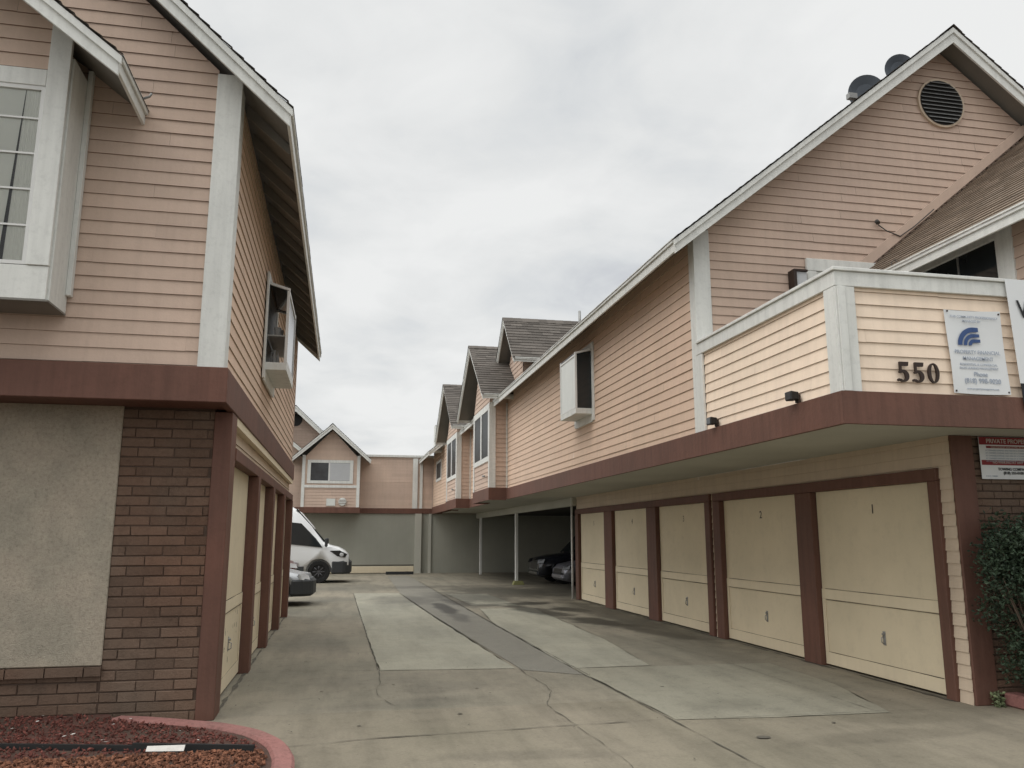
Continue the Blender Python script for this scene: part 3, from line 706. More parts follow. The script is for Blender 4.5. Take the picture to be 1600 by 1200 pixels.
# upper side wall
uw = MB()
for k, (a, c, ox) in enumerate(((GW + .0, 21.5, OX), (24.2, 28.02, OX), (30.78, 36.4, 3.9))):
    uw.laps(west(ox), [[(a, B1), (c, B1), (c, 5.42), (a, 5.42)]], seed=40 + k, exp=.127)
each(uw, 'side_siding', M['peach'], RB)
def mz(x, off=0): return REZ + RSL * (x - REX) - off if x < RRX else REZ + RSL * (RRX - REX) - RSL * (x - RRX) - off
MB().laps(front(GW), [[(OX + .2, 2.9), (12.5, 2.9), (12.5, mz(12.5, .18)), (RRX, mz(RRX, .18)), (OX + .2, mz(OX + .2, .18))]], exp=.121, seed=44).build('gable_siding', M['pink'], RB)
c = MB(); c.box(OX - .022, OX + .2, GW - .03, GW - .002, B1, mz(OX + .1, .14)); c.box(OX - .022, OX + .0, GW + .0, GW + .14, B1 + .001, mz(OX, .14))
c.build('corner_board', M['white'], RB, bevel=.004)
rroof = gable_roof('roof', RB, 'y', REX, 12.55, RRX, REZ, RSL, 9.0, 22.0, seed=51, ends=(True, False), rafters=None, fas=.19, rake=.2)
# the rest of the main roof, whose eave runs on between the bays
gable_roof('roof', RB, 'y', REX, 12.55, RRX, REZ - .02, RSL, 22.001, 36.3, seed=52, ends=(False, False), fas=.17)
MB().box(OX - .34, OX, GW + .02, 36.2, 5.30, 5.33).build('eave_soffit', M['eave_under'], RB) if False else None
MB().tube([(5.04, 17.0, 6.0), (5.04, 17.0, 6.56)], .03, 10).build('vent_pipe', M['steel'], RB)
# round gable vent
gv = MB(); gv.lathe((8.19, GW - .03, 7.69), Y_, [(-.012, .375), (.03, .375)], 40); vent = gv.build('gable_vent', M['lower_siding'], RB)
gv = MB(); gv.lathe((8.19, GW - .046, 7.69), Y_, [(0, .345), (.002, .345)], 40); gv.build('vent_screen', M['black'], vent)
gv = MB()
for k in range(11):
    z = -.30 + k * .06; hw = math.sqrt(max(.001, .34 ** 2 - z * z))
    gv.prism([(8.19 - hw, GW - .050, 7.69 + z + .014), (8.19 + hw, GW - .050, 7.69 + z + .014), (8.19 + hw, GW - .075, 7.69 + z - .014), (8.19 - hw, GW - .075, 7.69 + z - .014)], (0, .006, .006))
gv.build('louvres', M['steel'], vent)
# balcony
bal = MB(); bal.box(OX + .03, 12.3, BYF + .03, GW - .02, B0 + .06, B0 + .20); balo = bal.build('balcony', M['grey_stucco'], RB)
b = MB(); CZ = 3.97
b.laps(front(BYF + .015), [[(OX + .19, B1), (12, B1), (12, CZ - .15), (OX + .19, CZ - .15)]], seed=61, exp=.118)
b.laps(west(OX + .015), [[(BYF + .17, B1), (GW - .15, B1), (GW - .15, CZ - .15), (BYF + .17, CZ - .15)]], seed=62, exp=.118)
b.build('parapet_siding', M['cream_siding'], balo)
b = MB(); b.box(OX + .03, OX + .12, BYF + .12, GW - .02, B1, CZ - .03); b.box(OX + .03, 12, BYF + .03, BYF + .12, B1, CZ - .03); b.build('parapet_inside', M['pink'], balo)
b = MB()
b.box(OX - .03, 12, BYF - .03, BYF + .0, CZ - .16, CZ - .022); b.box(OX - .03, OX, BYF + .001, GW - .0, CZ - .16, CZ - .022)
b.box(OX - .028, OX + .17, BYF - .028, BYF + .002, B1, CZ - .162); b.box(OX - .028, OX + .002, BYF + .003, BYF + .16, B1, CZ - .162)
b.box(OX - .012, OX + .07, BYF - .04, BYF - .0285, B1 + .002, CZ - .164)
b.box(OX - .026, OX + .004, GW - .15, GW - .032, B1 + .001, CZ - .162)
b.build('parapet_trim', M['white'], balo, bevel=.004)
b = MB(); b.box(OX - .05, 12, BYF - .05, BYF + .14, CZ - .02, CZ + .012); b.box(OX - .05, OX + .14, BYF + .141, GW - .031, CZ - .02, CZ + .012)
b.build('parapet_cap', M['white'], balo, bevel=.004)
# balcony door and its casing in the gable wall
b = MB(); b.box(5.86, 7.3, GW - .06, GW - .018, 5.02, 5.19); b.box(5.86, 6.0, GW - .058, GW - .018, 2.9, 5.018); b.box(7.16, 7.3, GW - .058, GW - .018, 2.9, 5.018)
bd_ = b.build('balcony_door', M['white'], RB, bevel=.004)
MB().box(6.0, 7.16, GW - .04, GW - .02, 2.9, 5.018).build('door_leaf', M['panel'], bd_)
MB().box(6.03, 6.09, GW - .05, GW - .041, 4.93, 4.97).build('door_hinge', M['black'], bd_)
# projecting room with its own lower roof, right of the balcony
PX, PEZ, PS = 6.42, 4.80, .80
pr = gable_roof('porch_roof', RB, 'y', PX, 12.8, 9.6, PEZ, PS, 6.08, GW - .02, th=.07, mt='shingle_brown', fas=.17, seed=71, ends=(True, False), exp=.115)
b = MB(); F = (V((PX, GW - .02, PEZ)), V((1, 0, PS)).normalized(), V((-PS, 0, 1)).normalized(), -Y_)
b.fbox(F, .0, 4.1, .035, .16, .0, .03); b.build('flashing_board', M['pink'], pr)
b = MB(); b.box(PX + .35, PX + .45, 6.9, 7.12, 3.0, 4.96); b.box(PX + .37, PX + .45, 7.121, GW - .03, 4.74, 4.96); b.box(PX + .35, PX + .45, 7.121, GW - .03, 2.9, 3.1)
b.build('porch_frame', M['white'], RB, bevel=.004)
MB().laps(west(PX + .38), [[(6.52, 2.9), (6.9, 2.9), (6.9, 5.0), (6.52, 5.0)]], seed=72).build('porch_siding', M['pink'], RB)
w = MB().box(PX + .40, PX + .42, 7.121, GW - .03, 3.1, 4.739).build('porch_window', M['glass'], RB)
b = MB()
for yy in (7.7, 8.25, 8.8): b.box(PX + .385, PX + .399, yy, yy + .02, 3.1, 4.739)
b.build('muntins', M['steel'], w)
MB().laps(front(6.52), [[(PX + .38, 2.9), (12.4, 2.9), (12.4, 5.1), (9.6, PEZ + PS * (9.6 - PX) - .1), (PX + .38, PEZ + PS * .38 - .1)]], seed=73, exp=.121).build('porch_front_siding', M['pink'], RB)
b = MB(); b.tube([(PX - .02, 8.3, 4.70), (PX + .0, 8.32, 4.86), (PX + .06, 8.33, 4.9), (PX + .08, 8.3, 4.8), (PX + .05, 8.1, 4.75)], .006, 6)
b.tube([(7.0, GW - .03, 5.75), (7.1, GW - .06, 5.66), (7.3, GW - .06, 5.60), (7.5, GW - .1, 5.74), (7.75, GW - .2, 5.97)], .008, 6)
b.tube([(6.97, GW - .04, 5.80), (6.97, GW - .07, 5.76)], .03, 8)
each(b, 'roof_cable', M['dark_edge'], pr)
# box window in the side wall
garden_window(RB, -1, OX - .005, .33, 13.72, 14.75, 3.72, 4.92, 'panel')
# bays with gables
def bay_gable(y0, y1, xf, peak, gy0, gy1, gx, eavez, seed, vent=True):
    yc = (gy0 + gy1) / 2
    o = MB().box(xf + .03, OX + .05, y0 + .03, y1 - .03, B0 + .02, B0 + .05).build('bay', M['soffit'], RB)
    b = MB(); b.box(xf - .03, xf + .0, y0 - .03, y1 + .03, B0 - .02, B1 + .02); b.box(xf + .001, OX - .05, y0 - .03, y0 + .0, B0 - .02, B1 + .02); b.box(xf + .001, OX - .05, y1, y1 + .03, B0 - .02, B1 + .02)
    b.build('trim_band', M['brown'], o, bevel=.004)
    top = eavez - .12; z1 = B1 + .02
    sl_ = (peak - eavez) / (yc - gy0)
    b = MB(); b.laps(west(xf + .012), [[(y0, z1), (y1, z1), (y1, top + .1), (yc, peak - .28), (y0, top + .1)]], seed=seed, exp=.127)
    b.laps(front(y0 + .012), [[(xf + .02, z1), (OX, z1), (OX, eavez + .3), (xf + .02, top + .1)]], seed=seed + 1, exp=.127)
    b.laps((V((0, y1 - .012, 0)), -X_, Z_, Y_), [[(-OX, z1), (-xf - .02, z1), (-xf - .02, top), (-OX, top)]], seed=seed + 2, exp=.127)
    b.build('bay_siding', M['pink'], o)
    b = MB(); q = .12
    b.box(xf - .02, xf + .012, y0 - .018, y0 + q, z1, top); b.box(xf - .02, xf + .012, y1 - q, y1 + .018, z1, top)
    b.box(xf + .013, xf + .16, y0 - .018, y0 + .01, z1, top); b.box(OX - .05, OX - .01, y0 - .016, y0 + .01, z1, top)
    b.box(xf - .018, xf + .01, y0 + q, y1 - q, 3.58, 3.72); b.box(xf - .018, xf + .01, y0 + q, y1 - q, 4.98, top)
    b.build('bay_trim', M['white'], o, bevel=.003)
    w = MB().box(xf - .003, xf + .008, y0 + q, y1 - q, 3.721, 4.979).build('window', M['glass_dull'], o)
    return o, sl_
def pane_frames(o, xf, y0, y1):
    b = MB(); q = .12; m = (y0 + y1) / 2
    for (a, c) in ((y0 + q, y0 + q + .07), (m - .09, m + .09), (y1 - q - .07, y1 - q)): b.box(xf - .02, xf + .004, a, c, 3.722, 4.978)
    each(b, 'sash', M['white_metal'], o)
for (y0, y1, gy0, gy1, seed) in ((21.5, 24.2, 20.75, 25.5, 81), (28.02, 30.78, 27.0, 31.9, 85)):
    o, sl_ = bay_gable(y0, y1, 3.80, 7.08, gy0, gy1, 3.5, 5.28, seed)
    pane_frames(o, 3.80, y0, y1)
    yc = (gy0 + gy1) / 2
    gable_roof('bay_roof', RB, 'x', gy0, gy1, yc, 5.28, (7.08 - 5.28) / (yc - gy0), 3.50, 6.6, th=.06, fas=.14, rake=.15, seed=seed + 3, ends=(True, False), under='eave_under')
    sp = MB().tube([(3.72, y0 + .35, 3.18), (3.72, y0 + .6, 3.2)], .03, 8).build('wall_tap', M['steel'], o)
# wall dormer high on the roof
dy0, dy1, dx = 20.0, 22.7, 4.18
yc = (dy0 + dy1) / 2 + .0
b = MB()
b.laps(west(4.48), [[(dy0 + .35, 5.3), (dy1 - .35, 5.3), (dy1 - .35, 6.15), (yc, 7.2), (dy0 + .35, 6.15)]], seed=91, exp=.127)
b.laps(front(dy0 + .35), [[(4.49, 5.4), (7.0, 5.4), (7.0, 6.12), (4.49, 6.12)]], seed=92, exp=.127)
dm = b.build('dormer', M['pink'], RB)
MB().box(4.95, 5.7, dy0 + .325, dy0 + .34, 5.6, 6.0).build('window', M['glass'], dm)
gable_roof('dormer_roof', RB, 'x', dy0, dy1, yc, 6.13, (7.5 - 6.13) / (yc - dy0), dx, 7.2, th=.06, fas=.13, rake=.15, seed=93, ends=(True, False), under='eave_under')
gable_roof('far_roof', RB, 'y', 3.28, 12.0, 8.0, 4.93, .8, 32.3, 36.42, th=.08, fas=.17, seed=53, ends=(True, False), sides=(True, False))
# third small roof piece farther on
b = MB(); b.box(3.6, 3.95, 33.2, 33.8, 5.0, 6.1); b.build('far_chimney_box', M['white'], RB)
w = MB(); w.box(3.86, 3.894, 33.3, 35.1, 3.86, 3.97); w.box(3.865, 3.894, 33.3, 33.42, 3.971, 4.62); w.box(3.865, 3.894, 34.98, 35.1, 3.971, 4.62); w.box(3.865, 3.894, 33.3, 35.1, 4.621, 4.72)
wo = w.build('window_frame', M['white'], RB); MB().box(3.87, 3.88, 33.421, 34.979, 3.971, 4.62).build('pane', M['glass_dull'], wo)

# ================================================================== BACK BUILDING
KB = root('apartment_building', 'pink sided building with small gabled bay closing off the far end of the driveway', 'building', (1.0, 40.5, 0))
KY = 36.5
MB().box(-9, 12.3, KY, KY + .3, 0, 2.56).build('lower_wall', M['grey_stucco'], KB)
b = MB(); b.box(-9, 12.3, KY - .06, KY - .001, 2.56, 2.79); b.box(-2.4, .70, KY - .75, KY - .061, 2.555, 2.80); b.build('trim_band', M['brown'], KB, bevel=.006)
b = MB(); b.box(-9, 3.1, KY - .05, KY - .002, .02, .30); b.build('base_board', M['door_rail'], KB, bevel=.01)
b = MB(); b.box(-9, 3.1, KY - .012, KY - .002, .33, .37); b.build('base_gap', M['crack'], KB)
b = MB(); b.box(3.12, 3.4, KY - .14, KY - .0, 0, 2.56); b.box(3.72, 3.84, KY - .06, KY - .002, 0, 2.56); each(b, 'pilaster', M['soffit'], KB)
MB().laps(front(KY), [[(.6, 2.79), (4.4, 2.79), (4.4, 5.1), (.6, 5.1)]], seed=101, lap=.006, exp=.127).build('upper_siding', M['pink'], KB)
MB().laps(front(KY), [[(-9, 2.79), (-1.75, 2.79), (-1.75, 5.0), (-9, 5.0)]], seed=102, lap=.006, exp=.127).build('upper_siding', M['pink'], KB)
b = MB(); b.box(.6, 4.2, KY - .07, KY + .1, 5.04, 5.14); b.build('parapet_cap', M['white'], KB, bevel=.004)
b = MB(); b.box(2.98, 3.2, KY - .05, KY - .02, 2.79, 5.0); b.box(3.30, 3.42, KY - .05, KY - .02, 2.79, 5.0); each(b, 'corner_board', M['white'], KB)
bay2 = MB(); bay2.laps(front(KY - .7), [[(-1.75, 2.80), (.62, 2.80), (.62, 4.85), (-.56, 6.1), (-1.75, 4.85)]], seed=103, lap=.010, exp=.127)
bay2.laps((V((.62, 0, 0)), Y_, Z_, X_), [[(KY - .7, 2.80), (KY, 2.80), (KY, 4.9), (KY - .7, 4.9)]], seed=104, exp=.127)
by = bay2.build('bay', M['pink'], KB)
b = MB(); y = KY - .7
b.box(-1.78, -1.65, y - .04, y - .011, 2.80, 5.0); b.box(.52, .65, y - .04, y - .011, 2.80, 5.0); b.box(-1.649, .519, y - .036, y - .011, 3.62, 3.73)
b.box(-1.56, .36, y - .036, y - .011, 3.80, 3.92); b.box(-1.56, .36, y - .036, y - .011, 4.68, 4.80); b.box(-1.56, -1.42, y - .036, y - .011, 3.921, 4.679); b.box(.22, .36, y - .036, y - .011, 3.921, 4.679)
b.build('bay_trim', M['white'], by)
wn = MB().box(-1.42, .22, y - .02, y - .014, 3.921, 4.679).build('window', M['glass_grey'], by)
b = MB(); b.box(-.62, .22, y - .024, y - .021, 3.93, 4.67)
for k in range(9): b.box(-.60, .20, y - .030, y - .0245, 3.96 + k * .078, 3.985 + k * .078)
b.build('blind', M['blind'], by)
MB().box(-.68, -.62, y - .032, y - .021, 3.921, 4.679).build('sash', M['white_metal'], by)
b = MB(); b.box(-.72, -.35, y - .05, y - .012, 2.86, 3.16); b.build('wall_box', M['panel'], by)
b = MB(); b.lathe((-.05, y - .02, 3.03), -Y_, [(0, .17), (.05, .17), (.06, .1)], 16); b.build('round_vent', M['panel'], by)
b = MB(); [b.box(-.2, .1, y - .088, y - .082, 2.95 + k * .07, 2.965 + k * .07) for k in range(3)]; each(b, 'vent_slat', M['brown'], by)
gable_roof('bay_roof', KB, 'y', -2.2, 1.05, -.575, 4.86, .9, KY - 1.1, KY + 2.5, th=.06, fas=.15, rake=.19, seed=105, ends=(True, False))
# the larger gable behind it
MB().laps(front(40.2), [[(-7.5, 4.9), (.1, 4.9), (.1, 5.5), (-2.35, 7.45), (-7.5, 4.95)]], seed=107, exp=.127).build('rear_gable_siding', M['pink'], KB)
gable_roof('rear_roof', KB, 'y', .35, -5.2, -2.4, 5.2, .92, 39.7, 44, th=.08, fas=.15, rake=.24, seed=108, ends=(True, False))
MB().lathe((-2.4, 40.17, 7.1), Y_, [(0, .3), (.03, .3)], 20).build('gable_vent', M['black'], KB)
gable_roof('small_roof', KB, 'y', -1.85, -4.2, -3.0, 5.45, .8, 38.4, 39.7, th=.08, fas=.15, rake=.2, seed=109, ends=(True, False))
MB().laps(front(38.7), [[(-3.9, 4.8), (-2.05, 4.8), (-2.05, 5.45), (-3.0, 6.2), (-3.9, 5.45)]], seed=110, exp=.127).build('small_gable_siding', M['pink'], KB)
MB().box(-9, 12.3, KY + .31, 44, 0, 4.9).build('building_core', M['grey_stucco'], KB)

# ================================================================== SIGNS AND FIXTURES
FB = (V((0, BYF - .012, 0)), X_, Z_, -Y_)
# 550
def digit5(F, x, z, h, b):
    O, S, T, Nn = F; P = lambda u, v: (x + u * h, z + v * h)
    b.fprism(F, [P(.10, .80), P(.56, .80), P(.60, 1.0), P(.10, 1.0)], 0, .02)
    b.fprism(F, [P(.10, .44), P(.20, .44), P(.20, .80), P(.10, .80)], 0, .0195)
    pts = []; cx, cy = .28, .30
    for i in range(17):
        a = R(140 - i * 17.5); w = .05 + .065 * math.sin(math.pi * min(1, i / 14)); ro = .34
        pts.append((cx + ro * .92 * math.cos(a), cy + ro * .9 * math.sin(a), cx + (ro - 2 * w) * .92 * math.cos(a), cy + (ro - w) * .72 * math.sin(a)))
    for i in range(16):
        p, q = pts[i], pts[i + 1]; b.fprism(F, [P(p[0], p[1]), P(q[0], q[1]), P(q[2], q[3]), P(p[2], p[3])], 0, .019)
    b.fprism(F, [P(-.02 + .07 * math.cos(R(k * 45)) + .04, .10 + .07 * math.sin(R(k * 45))) for k in range(8)], 0, .0185)
def digit0(F, x, z, h, b):
    P = lambda u, v: (x + u * h, z + v * h); n = 22
    o = [(.3 + .31 * math.cos(2 * math.pi * k / n), .5 + .5 * math.sin(2 * math.pi * k / n)) for k in range(n)]
    i_ = [(.3 + .15 * math.cos(2 * math.pi * k / n), .5 + .44 * math.sin(2 * math.pi * k / n)) for k in range(n)]
    for k in range(n):
        m = (k + 1) % n; b.fprism(F, [P(*o[k]), P(*o[m]), P(*i_[m]), P(*i_[k])], 0, .02)
NR = root('house_number', 'dark serif house number 550 mounted on the cream balcony siding', 'house number', (5.05, BYF - .01, 2.93))
for (x, fn) in ((4.845, digit5), (5.0, digit5), (5.155, digit0)):
    b = MB(); fn(FB, x, 2.945, .185, b); b.build('numeral', M['number'], NR)
# property sign
S1 = root('management_sign', 'white vinyl sign with navy arched logo hung on the cream balcony front', 'sign', (5.69, BYF - .02, 2.84))
b = MB(); O = V((0, BYF - .022, 0)); F1 = (O, X_, Z_, -Y_)
n = 10
for i in range(n):
    for j in range(n):
        def pt(i, j):
            u, v = i / n, j / n
            return V((5.395 + .60 * u - .01 * v + .012 * (1 - v), BYF - .024 - .006 * math.sin(v * 5 + u * 2), 2.865 + .785 * v - .008 * math.sin(u * 3.1) + .01 * u * v))
        b.face([pt(i, j), pt(i + 1, j), pt(i + 1, j + 1), pt(i, j + 1)], True)
b.build('sign_panel', M['sign'], S1)
F1 = (V((0, BYF - .031, 0)), X_, Z_, -Y_)
text('THIS COMMUNITY PROFESSIONALLY', F1, 5.69, 3.575, .031, M['ink_pale'], S1, off=.0003)
text('MANAGED BY', F1, 5.66, 3.535, .031, M['ink_pale'], S1, off=.0003)
lg = MB(); cx, cz = 5.665, 3.315
def arc_band(r0, r1, a0, a1, x, z, tail):
    P = []; k = 14
    for i in range(k):
        t0, t1 = a0 + (a1 - a0) * i / k, a0 + (a1 - a0) * (i + 1) / k
        q = [(x + r0 * math.cos(t0), z + r0 * math.sin(t0)), (x + r1 * math.cos(t0), z + r1 * math.sin(t0)), (x + r1 * math.cos(t1), z + r1 * math.sin(t1)), (x + r0 * math.cos(t1), z + r0 * math.sin(t1))]
        lg.fprism(F1, q, .001, .003)
    lg.fprism(F1, [(x - .002, z + r0), (x + tail, z + r0 + (r1 - r0) * .12), (x + tail, z + r1 - .001), (x - .002, z + r1)], .001, .003)
arc_band(.126, .172, R(90), R(180), cx, cz, .055)
arc_band(.076, .110, R(90), R(180), cx, cz, .062)
arc_band(.026, .060, R(90), R(180), cx, cz, .068)
lg.build('logo', M['ink_blue'], S1)
text('PROPERTY FINANCIAL', F1, 5.69, 3.235, .048, M['ink_pale'], S1, off=.0006)
text('MANAGEMENT', F1, 5.69, 3.175, .048, M['ink_pale'], S1, off=.0006)
text('RESIDENTIAL & COMMERCIAL', F1, 5.69, 3.125, .03, M['ink_pale'], S1)
text('SALES LEASING MANAGEMENT', F1, 5.69, 3.090, .03, M['ink_pale'], S1)
text('Phone', F1, 5.70, 3.025, .058, M['ink_pale'], S1, off=.0008)
text('(818) 998-9020', F1, 5.715, 2.962, .062, M['ink_pale'], S1, off=.001)
text('www.propertymanagement.com', F1, 5.71, 2.90, .026, M['ink_pale'], S1)
b = MB()
for (x, z) in ((5.415, 3.635), (5.965, 3.63), (5.43, 2.885), (5.985, 2.885)): b.lathe((x, BYF - .026, z), -Y_, [(0, .009), (.006, .009), (.009, .004)], 8)
each(b, 'grommet', M['number'], S1)
# banner
S2 = root('banner', 'tall white and black banner hung over the balcony parapet at the right edge', 'banner', (6.6, BYF - .03, 2.7))
MB().prism([(6.085, BYF - .068, 2.97), (7.3, BYF - .068, 2.97), (7.3, BYF - .062, 3.975), (6.05, BYF - .062, 3.975)], (0, .004, 0)).build('banner_sheet', M['sign'], S2)
MB().prism([(6.098, BYF - .07, 2.72), (7.3, BYF - .07, 2.72), (7.3, BYF - .07, 2.969), (6.086, BYF - .07, 2.969)], (0, .004, 0)).build('banner_foot', M['ink_black'], S2)
F2 = (V((0, BYF - .072, 0)), X_, Z_, -Y_)
text('We', F2, 6.135, 3.60, .24, M['ink_black'], S2, align='LEFT', off=.002, sx=.9)
b = MB(); b.box(6.115, 7.28, BYF - .074, BYF - .0705, 2.728, 2.738); b.lathe((6.14, BYF - .0705, 2.765), -Y_, [(0, .014), (.004, .014)], 8); each(b, 'grommet', M['sign'], S2)
# parking sign on the brick wall
S3 = root('parking_sign', 'red and white private property towing sign fixed high on the right brick wall', 'sign', (6.62, GFY - .05, 2.14))
FP = GFY - .045
MB().box(6.25, 6.97, FP - .004, FP, 2.145, 2.57).build('sign_panel', M['sign'], S3)
F3 = (V((0, FP - .004, 0)), X_, Z_, -Y_)
b = MB(); b.fbox(F3, 6.252, 6.968, 2.49, 2.568, .0005, .002); b.fbox(F3, 6.262, 6.958, 2.285, 2.335, .0005, .002); b.fbox(F3, 6.33, 6.95, 2.455, 2.478, .0005, .002)
each(b, 'red_band', M['ink_red'], S3)
text('PRIVATE PROPERTY', F3, 6.61, 2.507, .062, M['ink_cream'], S3, off=.001, d=.004, sx=1.02)
text('UNAUTHORIZED VEHICLES WILL BE TOWED AWAY', F3, 6.64, 2.459, .022, M['ink_cream'], S3, d=.004)
for k in range(5): text('AT OWNERS EXPENSE AND RISK BY A TOWING COMPANY', F3, 6.61, 2.425 - k * .027, .022, M['ink_pale'], S3, d=.004)
text('NO PARKING AT ANY TIME', F3, 6.61, 2.30, .036, M['ink_cream'], S3, d=.004)
text('TOWING COMPANY\n(818) 555-0100', F3, 6.62, 2.232, .038, M['ink_black'], S3, off=.001, d=.004)
text('C.V.C. 22658', F3, 6.36, 2.165, .024, M['ink_pale'], S3, d=.004)
# floodlights at the foot of the balcony
for (y, lab) in ((7.05, 'small dark floodlight on the balcony side nearer the street corner'), (8.82, 'small dark floodlight on the balcony side nearer the white corner board')):
    f = root('floodlight', lab, 'floodlight', (OX - .04, y, 2.88), group='floodlights along the balcony side')
    b = MB(); b.prism([(OX - .13, y - .06, 2.868), (OX - .04, y - .05, 2.875), (OX - .04, y - .05, 2.95), (OX - .13, y - .06, 2.958)], (0, .115, 0)); b.build('housing', M['black'], f, bevel=.008)
    b = MB(); b.box(OX - .136, OX - .1305, y - .05, y + .045, 2.878, 2.95); b.build('lens', M['glass_grey'], f)
    b = MB(); b.box(OX - .04, OX - .012, y - .03, y + .03, 2.85, 2.93); b.build('bracket', M['number'], f)
WL = root('wall_lamp', 'square dark wall lamp beside the white balcony door casing', 'lamp', (5.68, GW - .02, 4.72))
b = MB(); b.box(5.60, 5.64, GW - .17, GW - .02, 4.74, 4.96); b.box(5.60, 5.80, GW - .17, GW - .02, 4.961, 4.99); b.box(5.60, 5.80, GW - .17, GW - .02, 4.71, 4.739); b.build('housing', M['number'], WL, bevel=.003)
MB().box(5.645, 5.79, GW - .15, GW - .03, 4.742, 4.958).build('lamp_glass', M['blind'], WL)
# satellite dishes on the roof slope
def dish(x, y, z, r, az, lab, arm):
    d = root('satellite_dish', lab, 'satellite dish', (x, y, z - r * 1.3), group='satellite dishes on the right roof')
    ax = V((math.sin(az), -math.cos(az), -.12)).normalized(); b = MB()
    b.lathe((x, y, z), ax, [(-.07, r * .2), (-.055, r * .55), (0, r), (.008, r), (-.04, r * .55), (-.055, .02)], 32)
    b.build('reflector', M['dish'], d)
    b = MB(); b.tube([(x, y, z), (x + .02, y + .12, z - .1), (x + .02, y + .12, z - r * 1.3)], .022, 8); b.build('mast', M['steel'], d)
    if arm:
        p = V((x, y, z)) - Z_ * r * .9; q = V((x - .34, y - .15, z - r * .75))
        b = MB(); b.tube([p, q], .014, 6); b.build('arm', M['steel'], d)
        b = MB(); b.box(q.x - .09, q.x + .04, q.y - .04, q.y + .04, q.z - .03, q.z + .05); b.build('receiver', M['steel'], d)
dish(7.40, 9.8, 8.07, .27, R(-18), 'larger dark dish lower on the roof edge, with receiver arm at its left', True)
dish(8.0, 9.8, 8.54, .22, R(-18), 'smaller grey blue dish standing nearer the roof peak', False)

# ================================================================== PLANTERS
PL = root('planter', 'curbed planting bed of red lava rock along the left brick wall', 'planter', (-3.6, 6.8, 0))
cl = [(-1.75, 7.74), (-1.45, 7.60), (-1.10, 7.42), (-.80, 7.22), (-.58, 6.98), (-.40, 6.67), (-.30, 6.33), (-.25, 5.80), (-.25, 4.0)]
def curb(pts, w, h, parent, mname='curb_red'):
    sm = []
    for i in range(len(pts) - 1):
        p0, p1, p2, p3 = [V((*pts[max(0, min(len(pts) - 1, j))], 0)) for j in (i - 1, i, i + 1, i + 2)]
        for k in range(6):
            t = k / 6; sm.append(.5 * ((2 * p1) + (-p0 + p2) * t + (2 * p0 - 5 * p1 + 4 * p2 - p3) * t * t + (-p0 + 3 * p1 - 3 * p2 + p3) * t ** 3))
    sm.append(V((*pts[-1], 0)))
    b = MB(); prof = [(w, 0), (w, h - .02), (w - .02, h), (.02, h), (0, h - .02), (0, 0)]
    n = len(prof); base = len(b.v)
    for i, p in enumerate(sm):
        d = (sm[min(i + 1, len(sm) - 1)] - sm[max(i - 1, 0)]).normalized(); nn = V((-d.y, d.x, 0))
        for (a, z) in prof: b.v.append(p - nn * a + Z_ * (z + .004 * noise.noise(p * 3)))
    for i in range(len(sm) - 1):
        for k in range(n - 1):
            b.f.append((base + i * n + k, base + i * n + k + 1, base + (i + 1) * n + k + 1, base + (i + 1) * n + k)); b.sm.append(False)
    b.f.append(tuple(base + k for k in range(n))); b.sm.append(False)
    return b.build('curb', M[mname], parent), sm
cu, sm = curb(cl, .15, .105, PL)
b = MB(); b.face([(-8, 3.5, .085), (-.39, 3.5, .085), (-.39, 5.9, .085), (-.45, 6.4, .085), (-.68, 6.86, .085), (-1.0, 7.18, .085), (-1.4, 7.42, .085), (-1.75, 7.6, .085), (-1.9, 7.9, .085), (-8, 7.9, .085)])
b.build('soil', M['soil'], PL)
def inbed(x, y): 
    lim = -.41 if y < 6.1 else (-.41 - (y - 6.1) * .33 if y < 6.6 else (-.58 - (y - 6.6) * .75 if y < 7.1 else -.97 - (y - 7.1) * 1.5))
    return x < lim - .02
def rocks(name, m, n, x0, x1, y0, y1, smin, smax, seed, label):
    b = MB(); rr = random.Random(seed); k = 0
    base = [V(p).normalized() for p in ((1, 0, 0), (-1, 0, 0), (0, 1, 0), (0, -1, 0), (0, 0, 1), (.0, 0, -1))]
    fs = ((0, 2, 4), (2, 1, 4), (1, 3, 4), (3, 0, 4), (2, 0, 5), (1, 2, 5), (3, 1, 5), (0, 3, 5))
    while k < n:
        x, y = rr.uniform(x0, x1), rr.uniform(y0, y1)
        if not inbed(x, y): k += 1; continue
        s_ = rr.uniform(smin, smax); rot = Matrix.Rotation(rr.uniform(0, 6.28), 3, V((rr.random(), rr.random(), rr.random() + .1)).normalized())
        c_ = V((x, y, .088 + s_ * .35 + rr.random() * .012)); nb = len(b.v)
        sc_ = V((rr.uniform(.6, 1.5), rr.uniform(.5, 1.0), rr.uniform(.4, .9))) * s_
        for p in base: b.v.append(c_ + rot @ V((p.x * sc_.x * rr.uniform(.7, 1.2), p.y * sc_.y * rr.uniform(.7, 1.2), p.z * sc_.z)))
        for f in fs: b.f.append(tuple(nb + i for i in f)); b.sm.append(False)
        k += 1
    o = b.build(name, m, kind='stuff'); o['label'] = label; o['category'] = 'mulch'
rocks('bark_mulch', M['rock'], 9500, -3.4, -.45, 4.9, 6.38, .009, .022, 1, 'orange brown bark and rock chips in front of the black edging strip')
rocks('lava_rock', M['rock_red'], 5200, -4.2, -.5, 6.44, 7.86, .007, .018, 2, 'dark red lava rock crumbs between black edging and brick wall')
b = MB(); P = [V((-6, 6.88, .07)), V((-3.2, 6.86, .07)), V((-2.3, 6.78, .07)), V((-1.4, 6.55, .07)), V((-.55, 6.32, .07))]
